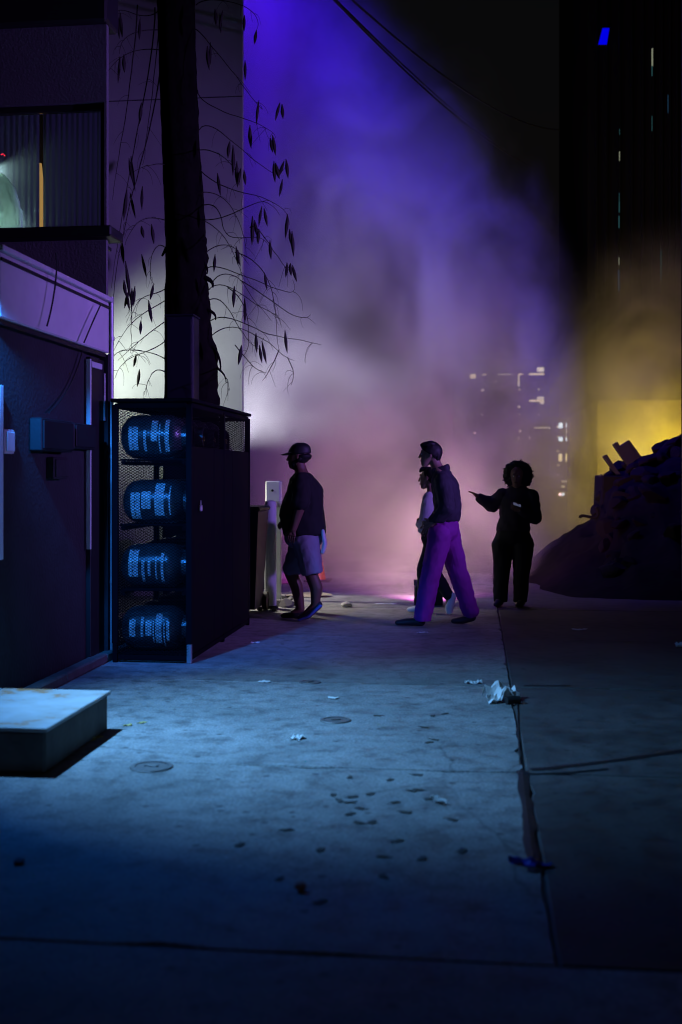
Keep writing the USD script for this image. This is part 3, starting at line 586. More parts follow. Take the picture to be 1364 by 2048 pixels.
PODS = [(235, 30, 42), (241, 25, 40), (280, 38, 36), (240, 112, 48), (248, 108, 36), (204, 160, 56), (210, 165, 40), (262, 312, 60), (258, 316, 52), (283, 205, 40), (254, 378, 66), (260, 385, 54), (285, 372, 46), (244, 482, 42), (251, 522, 64), (248, 560, 34), (258, 580, 42), (264, 576, 38), (270, 572, 36),
        (254, 585, 36), (283, 508, 46), (283, 452, 30), (307, 568, 36), (297, 600, 42), (282, 640, 30), (272, 708, 30), (279, 738, 40), (303, 448, 36), (415, 92, 50), (421, 84, 40), (440, 26, 46), (430, 18, 40), (446, 20, 38), (489, 30, 34), (518, 200, 44), (513, 60, 30), (560, 205, 40), (564, 208, 34), (545, 270, 46), (541, 276, 36), (548, 322, 36), (551, 326, 30),
        (572, 318, 36), (568, 322, 34), (565, 358, 32), (435, 346, 42), (466, 290, 60), (474, 322, 46), (482, 336, 42), (488, 340, 34), (460, 282, 40), (505, 432, 58), (509, 440, 40), (524, 412, 46), (528, 416, 36), (518, 458, 36), (575, 428, 44), (584, 462, 40), (579, 458, 34), (540, 480, 44), (574, 525, 32), (585, 530, 42), (581, 526, 30), (472, 492, 48), (476, 500, 34),
        (529, 545, 38), (469, 572, 40), (489, 596, 48), (570, 660, 46), (512, 666, 34), (524, 682, 48), (519, 690, 30), (483, 690, 44), (430, 508, 32), (191, 672, 28), (490, 120, 36), (500, 250, 40), (163, 300, 46)]
def pod(L, seed):
    q = np.random.default_rng(seed); n = 7; t = np.linspace(0, 1, n)
    r = np.array([.0035, .010, .016, .019, .016, .010, .002]) * q.uniform(.85, 1.25)
    P = np.c_[.02 * q.uniform(-1, 1) * t ** 2, .02 * q.uniform(-1, 1) * t ** 2, -L * t]
    return tube(P, r, 5)
for k, (x, y, l) in enumerate(PODS):
    p = tp(x, y, q.uniform(-.9, .3)); part(tr, 'seed_pod', turn(pod(l / 188.0 * q.uniform(.85, 1.2), k), q.uniform(-.22, .22), q.uniform(-.22, .22), 0, p), M['pod'])
# ================================================================= overhead cables
for k, (a, b, m_, lab) in enumerate([((632, -40), (1010, 300), 14, 'lowest of the three dark cables crossing the blue smoke'), ((640, -30), (1060, 330), 10, 'middle one of the three dark cables crossing the blue smoke'), ((672, -30), (1120, 260), 22, 'uppermost of the three dark cables crossing the blue smoke')]):
    A, B = atY(a[0], a[1], 10.5), atY(b[0], b[1], 23.5); n = 24
    P = [A + (B - A) * s_ - np.array([0, 0, .35 * 4 * s_ * (1 - s_) * (.3 + .3 * k)]) for s_ in np.linspace(-.15, 1, n)]
    single('overhead_cable', lab, 'cable', tube(P, .012, 5), M['black'])
# ================================================================= right side: building, yellow wall, heap
rb = thing('corner_building', 'tall dark building on the right, its ground floor wall lit yellow', 'building', (6, 28, 0))
YR = 24.0
xl, xl2 = atY(1175, 0, YR)[0], atY(1196, 0, YR)[0]; zy = EYE + 150 / FPX * YR / ray(1250, 0)[1]
part(rb, 'lower_wall', bx((xl2, YR + .12, 0), (16, YR + 8, zy)), M['yellow'])
part(rb, 'upper_wall', bx((xl, YR, zy + .16), (16, YR + 8, 19)), M['clad'])
part(rb, 'cornice', cbox((xl, YR - .04, zy + .001), (16, YR + 8, zy + .159), .02), M['clad'])
for px in (1192, 1212, 1238, 1262, 1284, 1305, 1322, 1338, 1352): 
    x = atY(px, 0, YR)[0]; part(rb, 'fin', cbox((x - .02, YR - .12, zy + .2), (x + .02, YR - .001, 18.5), .006), M['fin'])
GL = {'pale': glow('glint_pale', (.75, .8, .55), .28), 'teal': glow('glint_teal', (.15, .55, .6), .10), 'blue': glow('glint_blue', (.1, .35, .7), .09)}  # reflected glints on the facade fins, built as glowing strips
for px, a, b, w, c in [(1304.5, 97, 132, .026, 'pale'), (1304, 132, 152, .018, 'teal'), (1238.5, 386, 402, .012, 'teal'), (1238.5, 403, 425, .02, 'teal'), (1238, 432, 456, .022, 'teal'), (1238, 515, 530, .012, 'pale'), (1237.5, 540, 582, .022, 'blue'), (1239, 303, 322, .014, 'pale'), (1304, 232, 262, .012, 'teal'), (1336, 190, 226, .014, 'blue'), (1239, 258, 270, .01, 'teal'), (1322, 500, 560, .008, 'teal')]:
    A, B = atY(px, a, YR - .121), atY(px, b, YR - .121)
    part(rb, 'glint_strip', bx((A[0] - w / 2, YR - .128, B[2]), (A[0] + w / 2, YR - .1205, A[2])), GL[c])
t = thing('blue_sign', 'small slanted blue sign glowing high on the dark building', 'sign', atY(1207, 88, YR - .2))
C4 = [atY(x, y, YR - .2) for x, y in ((1197, 87), (1214, 87), (1219, 56), (1205, 56))]
P8 = np.array(C4 + [c + [0, .06, 0] for c in C4])
part(t, 'panel', trimesh.convex.convex_hull(P8), glow('blue_panel', (0.0, 0.0, 1.0), .75))
Cc = P8.mean(0); part(t, 'back_box', trimesh.convex.convex_hull((P8 - Cc) * [1.06, 1, 1.06] + Cc + [0, .0605, 0]), M['black'])
part(t, 'bracket', cbox((Cc[0] - .03, YR - .08, Cc[2] - .03), (Cc[0] + .03, YR - .001, Cc[2] + .03), .005), M['black'])
px0 = atY(1362.5, 0, 14.0)[0]
single('dark_pole', 'slim dark pole running up the right edge of the view', 'pole', tube([(px0 + .035, 14, 0), (px0 + .035, 14, 9)], .035, 12), M['black'])
# the heap: a ridge of dark earth and broken concrete
prof = [(1010, 1165), (1060, 1128), (1100, 1092), (1150, 1062), (1188, 1036), (1199, 1000), (1206, 962), (1225, 945), (1250, 930), (1275, 898), (1300, 900), (1332, 886), (1364, 866), (1420, 850), (1560, 860), (1800, 960), (1900, 1160)]
YH = 18.0
hx = [atY(a, b, YH)[0] for a, b in prof]; hz = [max(0, atY(a, b, YH)[2]) for a, b in prof]
nx, ny = 150, 60; X = np.linspace(hx[0], hx[-1], nx); Yh = np.linspace(YH - 4.2, YH + 3.0, ny)
GX, GY = np.meshgrid(X, Yh, indexing='ij'); top = np.interp(GX, hx, hz)
u_ = np.where(GY < YH, (YH - GY) / 4.2, (GY - YH) / 3.0); Z = top * np.clip(1 - u_ ** 1.2, 0, 1)
Z = Z + (meshkit.fbm(np.stack([GX * 1.6, GY * 1.6, 0 * GX], -1), 5, 2) - .5) * .62 * np.clip(Z + .08, 0, .7) - .03
Vh = np.stack([GX, GY, Z], -1).reshape(-1, 3); F = []
for i in range(nx - 1):
    for j in range(ny - 1):
        a, b, c_, d = i * ny + j, (i + 1) * ny + j, (i + 1) * ny + j + 1, i * ny + j + 1; F += [(a, b, c_), (a, c_, d)]
hp = thing('rubble_heap', 'big dark heap of earth and broken concrete on the right, black against the yellow wall', 'heap', (3.4, YH, 0))
part(hp, 'mound', trimesh.Trimesh(Vh, F, process=False), M['soil'], smooth=True)
q = np.random.default_rng(11)
for k in range(70):
    x = q.uniform(hx[3] + .2, hx[12] + .8); y = q.uniform(YH - 3.2, YH + .3); r = q.uniform(.07, .26)
    zz = Vh[np.argmin((Vh[:, 0] - x) ** 2 + (Vh[:, 1] - y) ** 2), 2]
    part(hp, 'lump', turn(stone(r, 100 + k, (1, q.uniform(.6, 1), q.uniform(.4, .8))), q.uniform(-.5, .5), q.uniform(-.5, .5), q.uniform(0, 6), (x, y, max(0, zz) + r * .1)), M['rubble'])
blk = atY(1218, 985, YH); part(hp, 'block', turn(cbox((-.17, -.3, -.32), (.25, .3, .26), .02), 0, .04, .1, blk), M['rubble'])
for k, (a, b, w, lab) in enumerate([((1233, 884), (1268, 935), .07, 'upper weathered board jutting from the heap towards the left'), ((1212, 909), (1248, 960), .06, 'middle weathered board jutting from the heap towards the left'), ((1203, 948), (1222, 968), .05, 'short lowest board jutting from the heap'), ((1257, 880), (1290, 925), .22, 'broad weathered board jutting highest from the heap')]):
    A, B = atY(a[0], a[1], YH - .1), atY(b[0], b[1], YH - .1); d = B - A; l = np.linalg.norm(d)
    m = cbox((0, -.10, -w), (l + .25, .10, 0), .006); m = rough(m.subdivide().subdivide(), .006, 9, k)
    single('board', lab, 'board', turn(m, 0, math.atan2(-d[2], d[0]), 0, A), M['wood'])
t = thing('twisted_bar', 'bent pale bar lying against the low left foot of the heap', 'bar', atY(1185, 1040, YH - 1))
part(t, 'bar', tube(curve([atY(x, y, YH - 1) for x, y in ((1192, 1015), (1196, 1028), (1188, 1035), (1170, 1032), (1160, 1036))], 16), .022, 7), M['rubble'])
# ================================================================= far building and lights down the alley
YD = 118.0
def fx(px): return atY(px, 900, YD)[0]
def fz(py): return EYE - (py - HOR) / FPX * (YD / ray(1050, 0)[1])
fb = thing('far_office_building', 'distant office building with lit windows seen through the smoke', 'building', (fx(1040), YD + 6, 0))
part(fb, 'wall', bx((fx(905), YD, 0), (fx(1100), YD + 12, fz(718))), M['farwall'])
part(fb, 'stair_tower', bx((fx(1100) + .02, YD - .8, 0), (fx(1160), YD + 12, fz(722))), M['farwall'])
E = {'faint': glow('lit_faint', (1.0, .78, .32), .4), 'warm': glow('lit_warm', (1.0, .78, .36), 1.3), 'white': glow('lit_white', (.85, .95, 1.0), 1.4), 'dim': glow('lit_dim', (1.0, .85, .55), 1.0), 'green': glow('lit_green', (.1, 1.0, .35), 4.0), 'pink': glow('lit_pink', (1.0, .6, .6), 4.0), 'cool': glow('lit_cool', (.75, .9, .95), 2.0)}
WINS = [(940, 747, 952, 756, 'warm'), (963, 747.5, 973, 749.5, 'warm'), (995, 748, 1024, 749.2, 'dim'), (1036, 747.5, 1046, 749.5, 'warm'), (1036, 750, 1039, 772, 'dim'), (1058, 747, 1088, 750, 'warm'), (1074, 735, 1088, 744, 'dim'), (1058, 800, 1088, 803.5, 'warm'), (1074, 794, 1088, 799, 'dim'), (1080, 804, 1088, 808, 'dim'), (1068, 855, 1101, 856.6, 'dim'),
        (1120, 747, 1138, 749, 'warm'), (1138, 748, 1144, 757, 'warm'), (1120, 760, 1133, 773, 'warm'), (1133, 758, 1152, 767, 'warm'), (1122, 790, 1130, 826, 'dim'), (1124, 800, 1127, 820, 'warm'), (1116, 847, 1124, 857, 'cool'), (1130, 847, 1142, 856, 'white'), (1146, 858, 1149, 864, 'green'), (1131, 860, 1137, 868, 'dim'), (1116, 875, 1124, 883, 'cool'), (1130, 875, 1142, 883, 'white'), (1116, 908, 1123, 923, 'warm'), (1130, 908, 1137, 923, 'warm'), (1137, 909, 1146, 913, 'pink'), (1146, 910, 1149, 915, 'green'),
        (1122, 962, 1135, 963.4, 'dim'), (1148, 964, 1150, 967, 'green')] + [(1136, 976 + 9 * k, 1151, 977.4 + 9 * k, 'cool') for k in range(7)] + [(1121, 972 + 8 * k, 1128, 974 + 8 * k, 'dim') for k in range(3)]
qw = np.random.default_rng(17)
for k in range(34):
    if k < 12: x0, y0 = qw.choice([938, 962, 990, 1012, 1036, 1058, 1076]), qw.choice([762, 778, 812, 828, 874])
    else: x0, y0 = qw.choice([1112, 1120, 1131, 1141, 1149]), 738 + qw.integers(0, 32) * 9.6
    WINS.append((x0, y0, x0 + qw.uniform(2, 7), y0 + qw.uniform(1.5, 4.5), qw.choice(['faint', 'faint', 'dim'])))
for a, b, c, d, m_ in WINS:
    yy = YD - .86 if a > 1101 else YD - .06
    w = part(fb, 'window', cbox((fx(a) - .06, yy + .012, fz(d) - .06), (fx(c) + .06, yy + .058, fz(b) + .06), .01), M['black'])
    part(w, 'lit_pane', bx((fx(a), yy, fz(d)), (fx(c), yy + .011, fz(b))), E[m_])
for k, (px, py, Y, m_, r, lab) in enumerate([(1040, 862, 90, 'warm', .07, 'yellow street lamp far down the alley, above the curly haired woman'), (950, 866, 95, 'pink', .045, 'faint pinkish street lamp far down the alley, right of the man in the jacket'), (1120, 1031, 80, 'pink', .09, 'low orange lamp far down the alley beside the heap'), (1126, 1041, 80, 'white', .11, 'low white lamp far down the alley beside the heap')]):
    p = atY(px, py, Y); z0 = 0.0
    t = thing('distant_lamp', lab, 'street lamp', (p[0], Y, max(0, min(p[2] - .5, 0))))
    if p[2] > .6: part(t, 'pole', tube([(p[0], Y + .2, 0), (p[0], Y + .2, p[2] + .1), (p[0], Y + .05, p[2] + .16)], .05, 6), M['black'])
    else: part(t, 'stand', tube([(p[0], Y + .15, 0), (p[0], Y + .15, max(.2, p[2]))], .04, 6), M['black'])
    part(t, 'globe', trimesh.creation.icosphere(2, r).apply_translation((p[0], Y, max(p[2], .15))), E[m_])
# ================================================================= people
def sph(p, r):
    r = (r, r, r) if np.ndim(r) == 0 else r
    return m3.Manifold.sphere(1.0, 18).scale(tuple(map(float, r))).translate(tuple(map(float, p)))
def limb(*nodes):
    """Hulls of neighbouring balls: a tapering chain."""
    b = [sph(p, r) for p, r in nodes]
    return [m3.Manifold.batch_hull([a, c]) for a, c in zip(b, b[1:])]
def creases(v, amp, seed):
    a = meshkit.fbm(v * np.array([9, 9, 22.0]) + seed, 3, seed); b = meshkit.fbm(v @ np.array([[.7, .2, .6], [-.2, .9, .1], [-.6, -.1, .7]]) * np.array([8, 8, 34.0]) + seed, 3, seed + 5)
    return amp * ((1 - np.abs(2 * a - 1) * 2) * .6 + (b - .5) * 1.4)
def skin_over(ms, length=.022, smooth=8, fold=0.0, fscale=(16, 16, 6), seed=0, cut=()):
    m = m3.Manifold.batch_boolean(list(ms), m3.OpType.Add)
    for n, o in cut: m = m.trim_by_plane(n, o)
    m = m.refine_to_length(length); v, f, _ = meshkit.arrays(m)
    t = trimesh.Trimesh(v, f, process=True)
    if smooth: trimesh.smoothing.filter_taubin(t, iterations=smooth)
    if fold:
        v = np.array(t.vertices); t.vertices = v + t.vertex_normals * ((meshkit.fbm(v * np.array(fscale) + seed, 3, seed) - .5) * 2 * fold + (creases(v, fold * .75, seed) if fold >= .01 and fscale[0] < 20 else 0))[:, None]
    return t
def hand(w, d, n, curl=.35, size=1.0, thumb=1):
    """Palm, four fingers of unequal length, thumb off its side. w wrist, d along the hand, n out of the palm."""
    w, d, n = (np.asarray(x, float) for x in (w, d, n)); d = d / np.linalg.norm(d); n = n - d * (n @ d); n /= np.linalg.norm(n); s = np.cross(d, n) * thumb
    k = size; out = []
    c = w + d * .05 * k
    out += limb((w, .024 * k), (c + s * .022 * k, .017 * k)) + limb((w, .024 * k), (c - s * .024 * k, .016 * k)) + limb((c + s * .024 * k, .016 * k), (c - s * .026 * k, .015 * k))
    for off, ln in ((.030, .068), (.011, .078), (-.009, .072), (-.028, .056)):
        b = c + s * off * k + d * .022 * k; e1 = b + (d * math.cos(curl) + n * math.sin(curl)) * ln * .5 * k; e2 = e1 + (d * math.cos(curl * 2.2) + n * math.sin(curl * 2.2)) * ln * .5 * k
        out += limb((b, .0095 * k), (e1, .0085 * k), (e2, .007 * k))
    b = w + d * .022 * k + s * .024 * k; e1 = b + (d * .6 + s * .7 + n * .3) * .04 * k; e2 = e1 + (d * .85 + s * .25 + n * .4) * .032 * k
    return out + limb((b, .013 * k), (e1, .010 * k), (e2, .008 * k))
def head_parts(c, tilt=0.0, k=1.0):
    """Skull, jaw, nose, brow, ears in the frame (forward, left, up), about the centre c."""
    c = np.asarray(c, float); o = lambda f, l, u: c + np.array([f * math.cos(tilt) - u * math.sin(tilt) * 0 , l, u + f * math.sin(tilt)]) * 1.0
    out = [sph(o(-.012, 0, .03), (.098 * k, .077 * k, .088 * k))]
    out += limb((o(.02, 0, 0), (.075 * k, .066 * k, .08 * k)), (o(.052, 0, -.088), (.036 * k, .04 * k, .03 * k)))
    out += limb((o(.084, 0, .024), .010 * k), (o(.104, 0, -.020), .012 * k)) + limb((o(.078, .03, .036), .014 * k), (o(.078, -.03, .036), .014 * k))
    out += limb((o(.088, .016, -.055), .009 * k), (o(.088, -.016, -.055), .009 * k))
    for s_ in (1, -1): out += limb((o(-.012, .076 * s_, .02), (.018, .007, .02)), (o(-.008, .075 * s_, -.012), (.012, .007, .016)))
    return out
def shoe(heel, ball, toe, w=.042):
    return limb((heel, (.042, w, .042)), (ball, (.045, w + .006, .034)), (toe, (.035, w - .004, .026)))
def person(name_label, loc, rz):
    return thing('person', name_label, 'person', loc, rz)
def wear(t, name, mesh, m, label=None): return part(t, name, mesh, m, smooth=True, local=True, label=label)
A_ = np.array
# --- the man in the cap: forward is world -x, his left side is towards the camera
g0 = gnd(608, 1241)
man = person('heavy man in a dark cap, black T-shirt and grey shorts walking left past the bollard', (g0[0], g0[1], 0), PI)
bones = limb((A_((0, 0, .86)), (.16, .18, .12)), (A_((.04, 0, 1.05)), (.19, .18, .14)), (A_((.0, 0, 1.28)), (.15, .18, .13)), (A_((.01, 0, 1.40)), (.10, .16, .07)), (A_((.03, 0, 1.50)), .065), (A_((.055, 0, 1.60)), .06))
bones += head_parts((.065, 0, 1.655), -.1, 1.06)
bones += limb((A_((0, .19, 1.40)), .07), (A_((.0, .26, 1.15)), .052), (A_((.07, .26, .93)), .034)) + hand((.07, .26, .93), (.25, -.05, -1), (0, -1, 0), .35, 1.05, -1)
bones += limb((A_((.02, -.19, 1.40)), .07), (A_((.06, -.25, 1.14)), .05), (A_((.19, -.10, 1.01)), .034)) + hand((.19, -.10, 1.01), (.7, .6, -.25), (-.3, .2, -1), .6, 1.05, 1)
bones += limb((A_((.02, -.095, .84)), .115), (A_((.15, -.10, .47)), .066), (A_((.09, -.10, .33)), .064), (A_((.05, -.10, .10)), .042), (A_((.13, -.10, .05)), .035))
bones += limb((A_((-.03, .095, .84)), .115), (A_((-.09, .10, .47)), .066), (A_((-.14, .10, .34)), .064), (A_((-.13, .10, .17)), .042), (A_((-.03, .10, .07)), .035))
body = wear(man, 'body', skin_over(bones, .02), M['skin_dark'])
wear(man, 'shirt', skin_over(limb((A_((.02, 0, 1.42)), (.12, .17, .08)), (A_((-.01, 0, 1.30)), (.18, .22, .13)), (A_((.025, 0, 1.06)), (.225, .235, .16)), (A_((-.005, 0, .90)), (.215, .225, .10))) + limb((A_((0, .18, 1.40)), .10), (A_((-.005, .25, 1.20)), .09)) + limb((A_((.02, -.18, 1.40)), .10), (A_((.04, -.24, 1.20)), .09)), .024, 6, .014, cut=[((0, 0, 1), .865)]), M['tee'])
wear(man, 'shorts', skin_over(limb((A_((0, 0, .92)), (.18, .20, .08)), (A_((0, 0, .82)), (.19, .205, .10))) + limb((A_((.03, -.10, .80)), .13), (A_((.12, -.10, .52)), .105)) + limb((A_((-.03, .10, .80)), .135), (A_((-.10, .10, .50)), .11)), .024, 5, .014, cut=[((.12, 0, 1), .47)]), M['shorts'])
cap = skin_over(limb((A_((.045, 0, 1.70)), (.118, .098, .07)), (A_((.035, 0, 1.735)), (.105, .09, .065))) + limb((A_((.12, 0, 1.695)), (.045, .085, .010)), (A_((.20, 0, 1.675)), (.035, .06, .008))), .02, 4, cut=[((0.1, 0, 1), 1.675)])
wear(man, 'cap', cap, M['black'])
wear(man, 'hair', skin_over(limb((A_((.0, 0, 1.66)), (.082, .092, .036)), (A_((.02, 0, 1.615)), (.055, .076, .03))), .02, 3, .012, (30, 30, 30)), M['hair'])
wear(man, 'beard', skin_over(limb((A_((.10, 0, 1.58)), (.045, .055, .035)), (A_((.09, 0, 1.545)), (.035, .045, .03))) + limb((A_((.10, .04, 1.6)), .025), (A_((.03, .07, 1.63)), .02)) + limb((A_((.10, -.04, 1.6)), .025), (A_((.03, -.07, 1.63)), .02)), .02, 3, .008, (40, 40, 40)), M['hair'])
s1 = wear(man, 'shoe', skin_over(shoe(A_((.03, -.10, .048)), A_((.15, -.10, .04)), A_((.22, -.10, .034))), .02, 4, cut=[((0, 0, 1), .004)]), M['shoe'])
s2 = wear(man, 'shoe', skin_over(shoe(A_((-.16, .10, .17)), A_((-.04, .10, .06)), A_((.02, .10, .042))), .02, 4, cut=[((0, 0, 1), .004)]), M['shoe'], label='near shoe with its heel raised, showing a blue stripe')
part(s2, 'stripe', skin_over(limb((A_((-.185, .135, .165)), (.02, .02, .013)), (A_((-.06, .142, .055)), (.02, .02, .011)), (A_((.03, .132, .022)), (.015, .015, .009))), .02, 2), M['bluesole'], smooth=True, local=True)
wear(man, 'cloth', skin_over(limb((A_((-.205, .09, .90)), (.018, .03, .03)), (A_((-.225, .09, .78)), (.022, .035, .03)), (A_((-.205, .09, .70)), (.02, .03, .02))), .015, 3, .006, (40, 40, 20)), M['top'], label='pale cloth hanging from the back pocket')
for s_ in (1, -1): wear(man, 'eye', trimesh.creation.icosphere(1, .011).apply_translation((.148, .03 * s_, 1.665)), M['eye'])
# --- the man in the jacket and mauve trousers
g0 = gnd(884, 1251)
m2 = person('dark haired man in a dark jacket and purple trousers striding left', (g0[0], g0[1], 0), PI)
S2 = 1 / 204.0
bones = limb((A_((-.02, 0, .92)), (.115, .15, .12)), (A_((-.03, 0, 1.15)), (.11, .15, .12)), (A_((-.02, 0, 1.36)), (.115, .17, .11)), (A_((.0, 0, 1.45)), (.08, .14, .06)), (A_((.05, 0, 1.55)), .055), (A_((.08, 0, 1.62)), .055))
bones += head_parts((.115, 0, 1.665), 0, 1.0)
bones += limb((A_((-.01, .19, 1.42)), .06), (A_((-.05, .24, 1.15)), .045), (A_((.10, .18, 1.0)), .032)) + hand((.10, .18, 1.0), (.8, -.3, -.1), (0, -1, -.2), .7, 1.0, -1)
bones += limb((A_((-.01, -.19, 1.42)), .06), (A_((-.02, -.25, 1.15)), .045), (A_((.13, -.24, .98)), .032)) + hand((.13, -.24, .98), (.5, 0, -1), (0, 1, 0), .4, 1.0, 1)
bones += limb((A_((.02, .09, .90)), .10), (A_((.10, .09, .53)), .062), (A_((.15, .09, .30)), .055), (A_((.19, .09, .09)), .04), (A_((.27, .09, .045)), .034))
bones += limb((A_((-.04, -.09, .90)), .10), (A_((-.15, -.09, .53)), .062), (A_((-.22, -.09, .32)), .055), (A_((-.28, -.09, .13)), .04), (A_((-.22, -.09, .05)), .034))
wear(m2, 'body', skin_over(bones, .02), M['skin'])
wear(m2, 'jacket', skin_over(limb((A_((-.0, 0, 1.47)), (.095, .13, .06)), (A_((-.03, 0, 1.36)), (.135, .19, .11)), (A_((-.055, 0, 1.16)), (.135, .175, .11)), (A_((-.05, 0, 1.05)), (.125, .165, .06))) + limb((A_((-.01, .19, 1.41)), .085), (A_((-.06, .24, 1.15)), .072), (A_((.07, .19, 1.01)), .055)) + limb((A_((-.01, -.19, 1.41)), .085), (A_((-.02, -.25, 1.15)), .07), (A_((.10, -.24, 1.01)), .052)), .022, 5, .012, cut=[((0, 0, 1), 1.015)]), M['denim'])
wear(m2, 'collar', skin_over(limb((A_((.07, .055, 1.50)), (.035, .02, .04)), (A_((-.03, .075, 1.525)), (.035, .022, .04)), (A_((-.055, 0, 1.535)), (.025, .04, .045)), (A_((-.03, -.075, 1.525)), (.035, .022, .04)), (A_((.07, -.055, 1.50)), (.035, .02, .04))), .02, 3), M['denim'])
wear(m2, 'trousers', skin_over(limb((A_((-.03, 0, 1.03)), (.12, .15, .06)), (A_((-.03, 0, .93)), (.138, .165, .11))) + limb((A_((.015, .09, .90)), .115), (A_((.10, .09, .53)), .092), (A_((.185, .09, .09)), .085)) + limb((A_((-.05, -.09, .90)), .118), (A_((-.15, -.09, .53)), .094), (A_((-.275, -.09, .14)), .083)), .022, 5, .012, (14, 14, 9), cut=[((0, 0, 1), .06)]), M['trouser'])
hn = A_((-.60, 0, .80)); hc2 = A_((.115, 0, 1.665))
wear(m2, 'hair', skin_over([sph(hc2 + [-.012, 0, .032], (.110, .086, .100)).trim_by_plane(tuple(hn), float(hn @ (hc2 + [.035, 0, .028])))] + limb((hc2 + [.05, 0, .095], (.05, .062, .032)), (hc2 + [.0, 0, .11], (.07, .07, .03))) + limb((hc2 + [-.075, 0, .0], (.035, .065, .05)), (hc2 + [-.07, 0, -.045], (.03, .05, .02))), .018, 3, .007, (45, 45, 45)), M['hair'])
wear(m2, 'shoe', skin_over(shoe(A_((.20, .09, .045)), A_((.33, .09, .042)), A_((.42, .09, .034))), .02, 4, cut=[((0, 0, 1), .004)]), M['shoe'])
wear(m2, 'shoe', skin_over(shoe(A_((-.29, -.09, .075)), A_((-.20, -.09, .042)), A_((-.12, -.09, .034))), .02, 4, cut=[((0, 0, 1), .004)]), M['shoe'])
for s_ in (1, -1): wear(m2, 'eye', trimesh.creation.icosphere(1, .011).apply_translation((.196, .03 * s_, 1.675)), M['eye'])
# --- the woman walking beside him, half hidden
g0 = gnd(866, 1229)
w2 = person('woman in a pale top and white shoes, half hidden by the man in purple trousers', (g0[0], g0[1], 0), PI - .25)
bones = limb((A_((0, 0, .80)), (.10, .14, .10)), (A_((0, 0, .98)), (.085, .11, .10)), (A_((.0, 0, 1.16)), (.10, .14, .09)), (A_((0, 0, 1.25)), (.06, .12, .05)), (A_((.02, 0, 1.33)), .045), (A_((.04, 0, 1.38)), .045))
bones += head_parts((.05, 0, 1.44), -.1, .92)
bones += limb((A_((0, .15, 1.22)), .05), (A_((.02, .19, 1.0)), .038), (A_((.12, .10, .94)), .027)) + hand((.12, .10, .94), (.6, -.6, .5), (-.5, -.5, 0), .7, .9, -1)
bones += limb((A_((0, -.15, 1.22)), .05), (A_((.04, -.2, 1.0)), .038), (A_((.1, -.18, .80)), .027)) + hand((.1, -.18, .80), (.2, 0, -1), (0, 1, 0), .4, .9, 1)
bones += limb((A_((.01, -.075, .78)), .085), (A_((.13, -.08, .45)), .055), (A_((.13, -.08, .09)), .037), (A_((.2, -.08, .04)), .03)) + limb((A_((-.01, .075, .78)), .085), (A_((-.04, .08, .44)), .055), (A_((-.21, .08, .20)), .037), (A_((-.18, .08, .10)), .03))
wear(w2, 'body', skin_over(bones, .02), M['skin'])
wear(w2, 'blouse', skin_over(limb((A_((0, 0, 1.24)), (.075, .12, .055)), (A_((.005, 0, 1.14)), (.12, .16, .09)), (A_((.02, 0, .98)), (.12, .14, .09)), (A_((.02, 0, .88)), (.13, .15, .05))) + limb((A_((0, .15, 1.22)), .07), (A_((.02, .19, 1.0)), .062), (A_((.10, .12, .95)), .05)) + limb((A_((0, -.15, 1.22)), .07), (A_((.04, -.2, 1.0)), .06), (A_((.09, -.18, .84)), .05)), .022, 5, .014, cut=[((0, 0, 1), .86)]), M['top'])
wear(w2, 'trousers', skin_over(limb((A_((0, 0, .88)), (.11, .14, .06)), (A_((0, 0, .80)), (.12, .15, .09))) + limb((A_((.01, -.075, .78)), .095), (A_((.13, -.08, .45)), .07), (A_((.13, -.08, .12)), .058)) + limb((A_((-.01, .075, .78)), .095), (A_((-.04, .08, .44)), .07), (A_((-.19, .08, .22)), .055)), .022, 5, .01), M['dktrouser'])
wear(w2, 'hair', skin_over(limb((A_((.02, 0, 1.50)), (.092, .085, .06)), (A_((-.0, 0, 1.44)), (.075, .08, .06))) + [sph((-.03, 0, 1.57), (.06, .06, .045))] + limb((A_((.09, .02, 1.535)), .03), (A_((.12, .03, 1.52)), .02)), .018, 2, .022, (28, 28, 28)), M['hair'])
wear(w2, 'shoe', skin_over(shoe(A_((.12, -.08, .045)), A_((.22, -.08, .04)), A_((.28, -.08, .032)), .038), .02, 4, cut=[((0, 0, 1), .004)]), M['whiteshoe'])
wear(w2, 'shoe', skin_over(shoe(A_((-.235, .08, .21)), A_((-.20, .08, .10)), A_((-.20, .08, .045)), .038), .02, 4, cut=[((0, 0, 1), .004)]), M['whiteshoe'])
for s_ in (1, -1): wear(w2, 'eye', trimesh.creation.icosphere(1, .010).apply_translation((.124, .028 * s_, 1.45)), M['eye'])
# --- the curly haired woman: faces the camera, one arm out to the left of the picture; forward is -y, her left is +x
g0 = gnd(1022, 1212)
w3 = person('curly haired woman in dark clothes holding one arm out to the side', (g0[0], g0[1], 0), -PI / 2 - .12)
K = FPX / (g0 @ FW)
def w(px, py, f=0.0): return A_((f, (px - 1022) / K, (1213 - py) / K))
bones = limb((w(1026, 1072), (.12, .18, .10)), (w(1027, 1035), (.10, .135, .10)), (w(1030, 1000), (.11, .16, .10)), (w(1034, 985), (.07, .15, .06)), (w(1036, 972), .05), (w(1036, 962), .05))
bones += [m for m in head_parts((.03, (1034 - 1022) / K, (1213 - 955) / K), -.15, .95)]
bones += limb((w(1006, 990), .055), (w(985, 1012), .045), (w(958, 995, .06), .03)) + hand(w(958, 995, .06), w(950, 988, .10) - w(958, 995, .06), (0, -.2, -1), .15, .95, 1)
bones += limb((w(1064, 992), .055), (w(1070, 1036, -.02), .045), (w(1042, 1020, .17), .03)) + hand(w(1042, 1020, .17), (.3, -.8, .35), (-.7, 0, .3), .7, .95, -1)
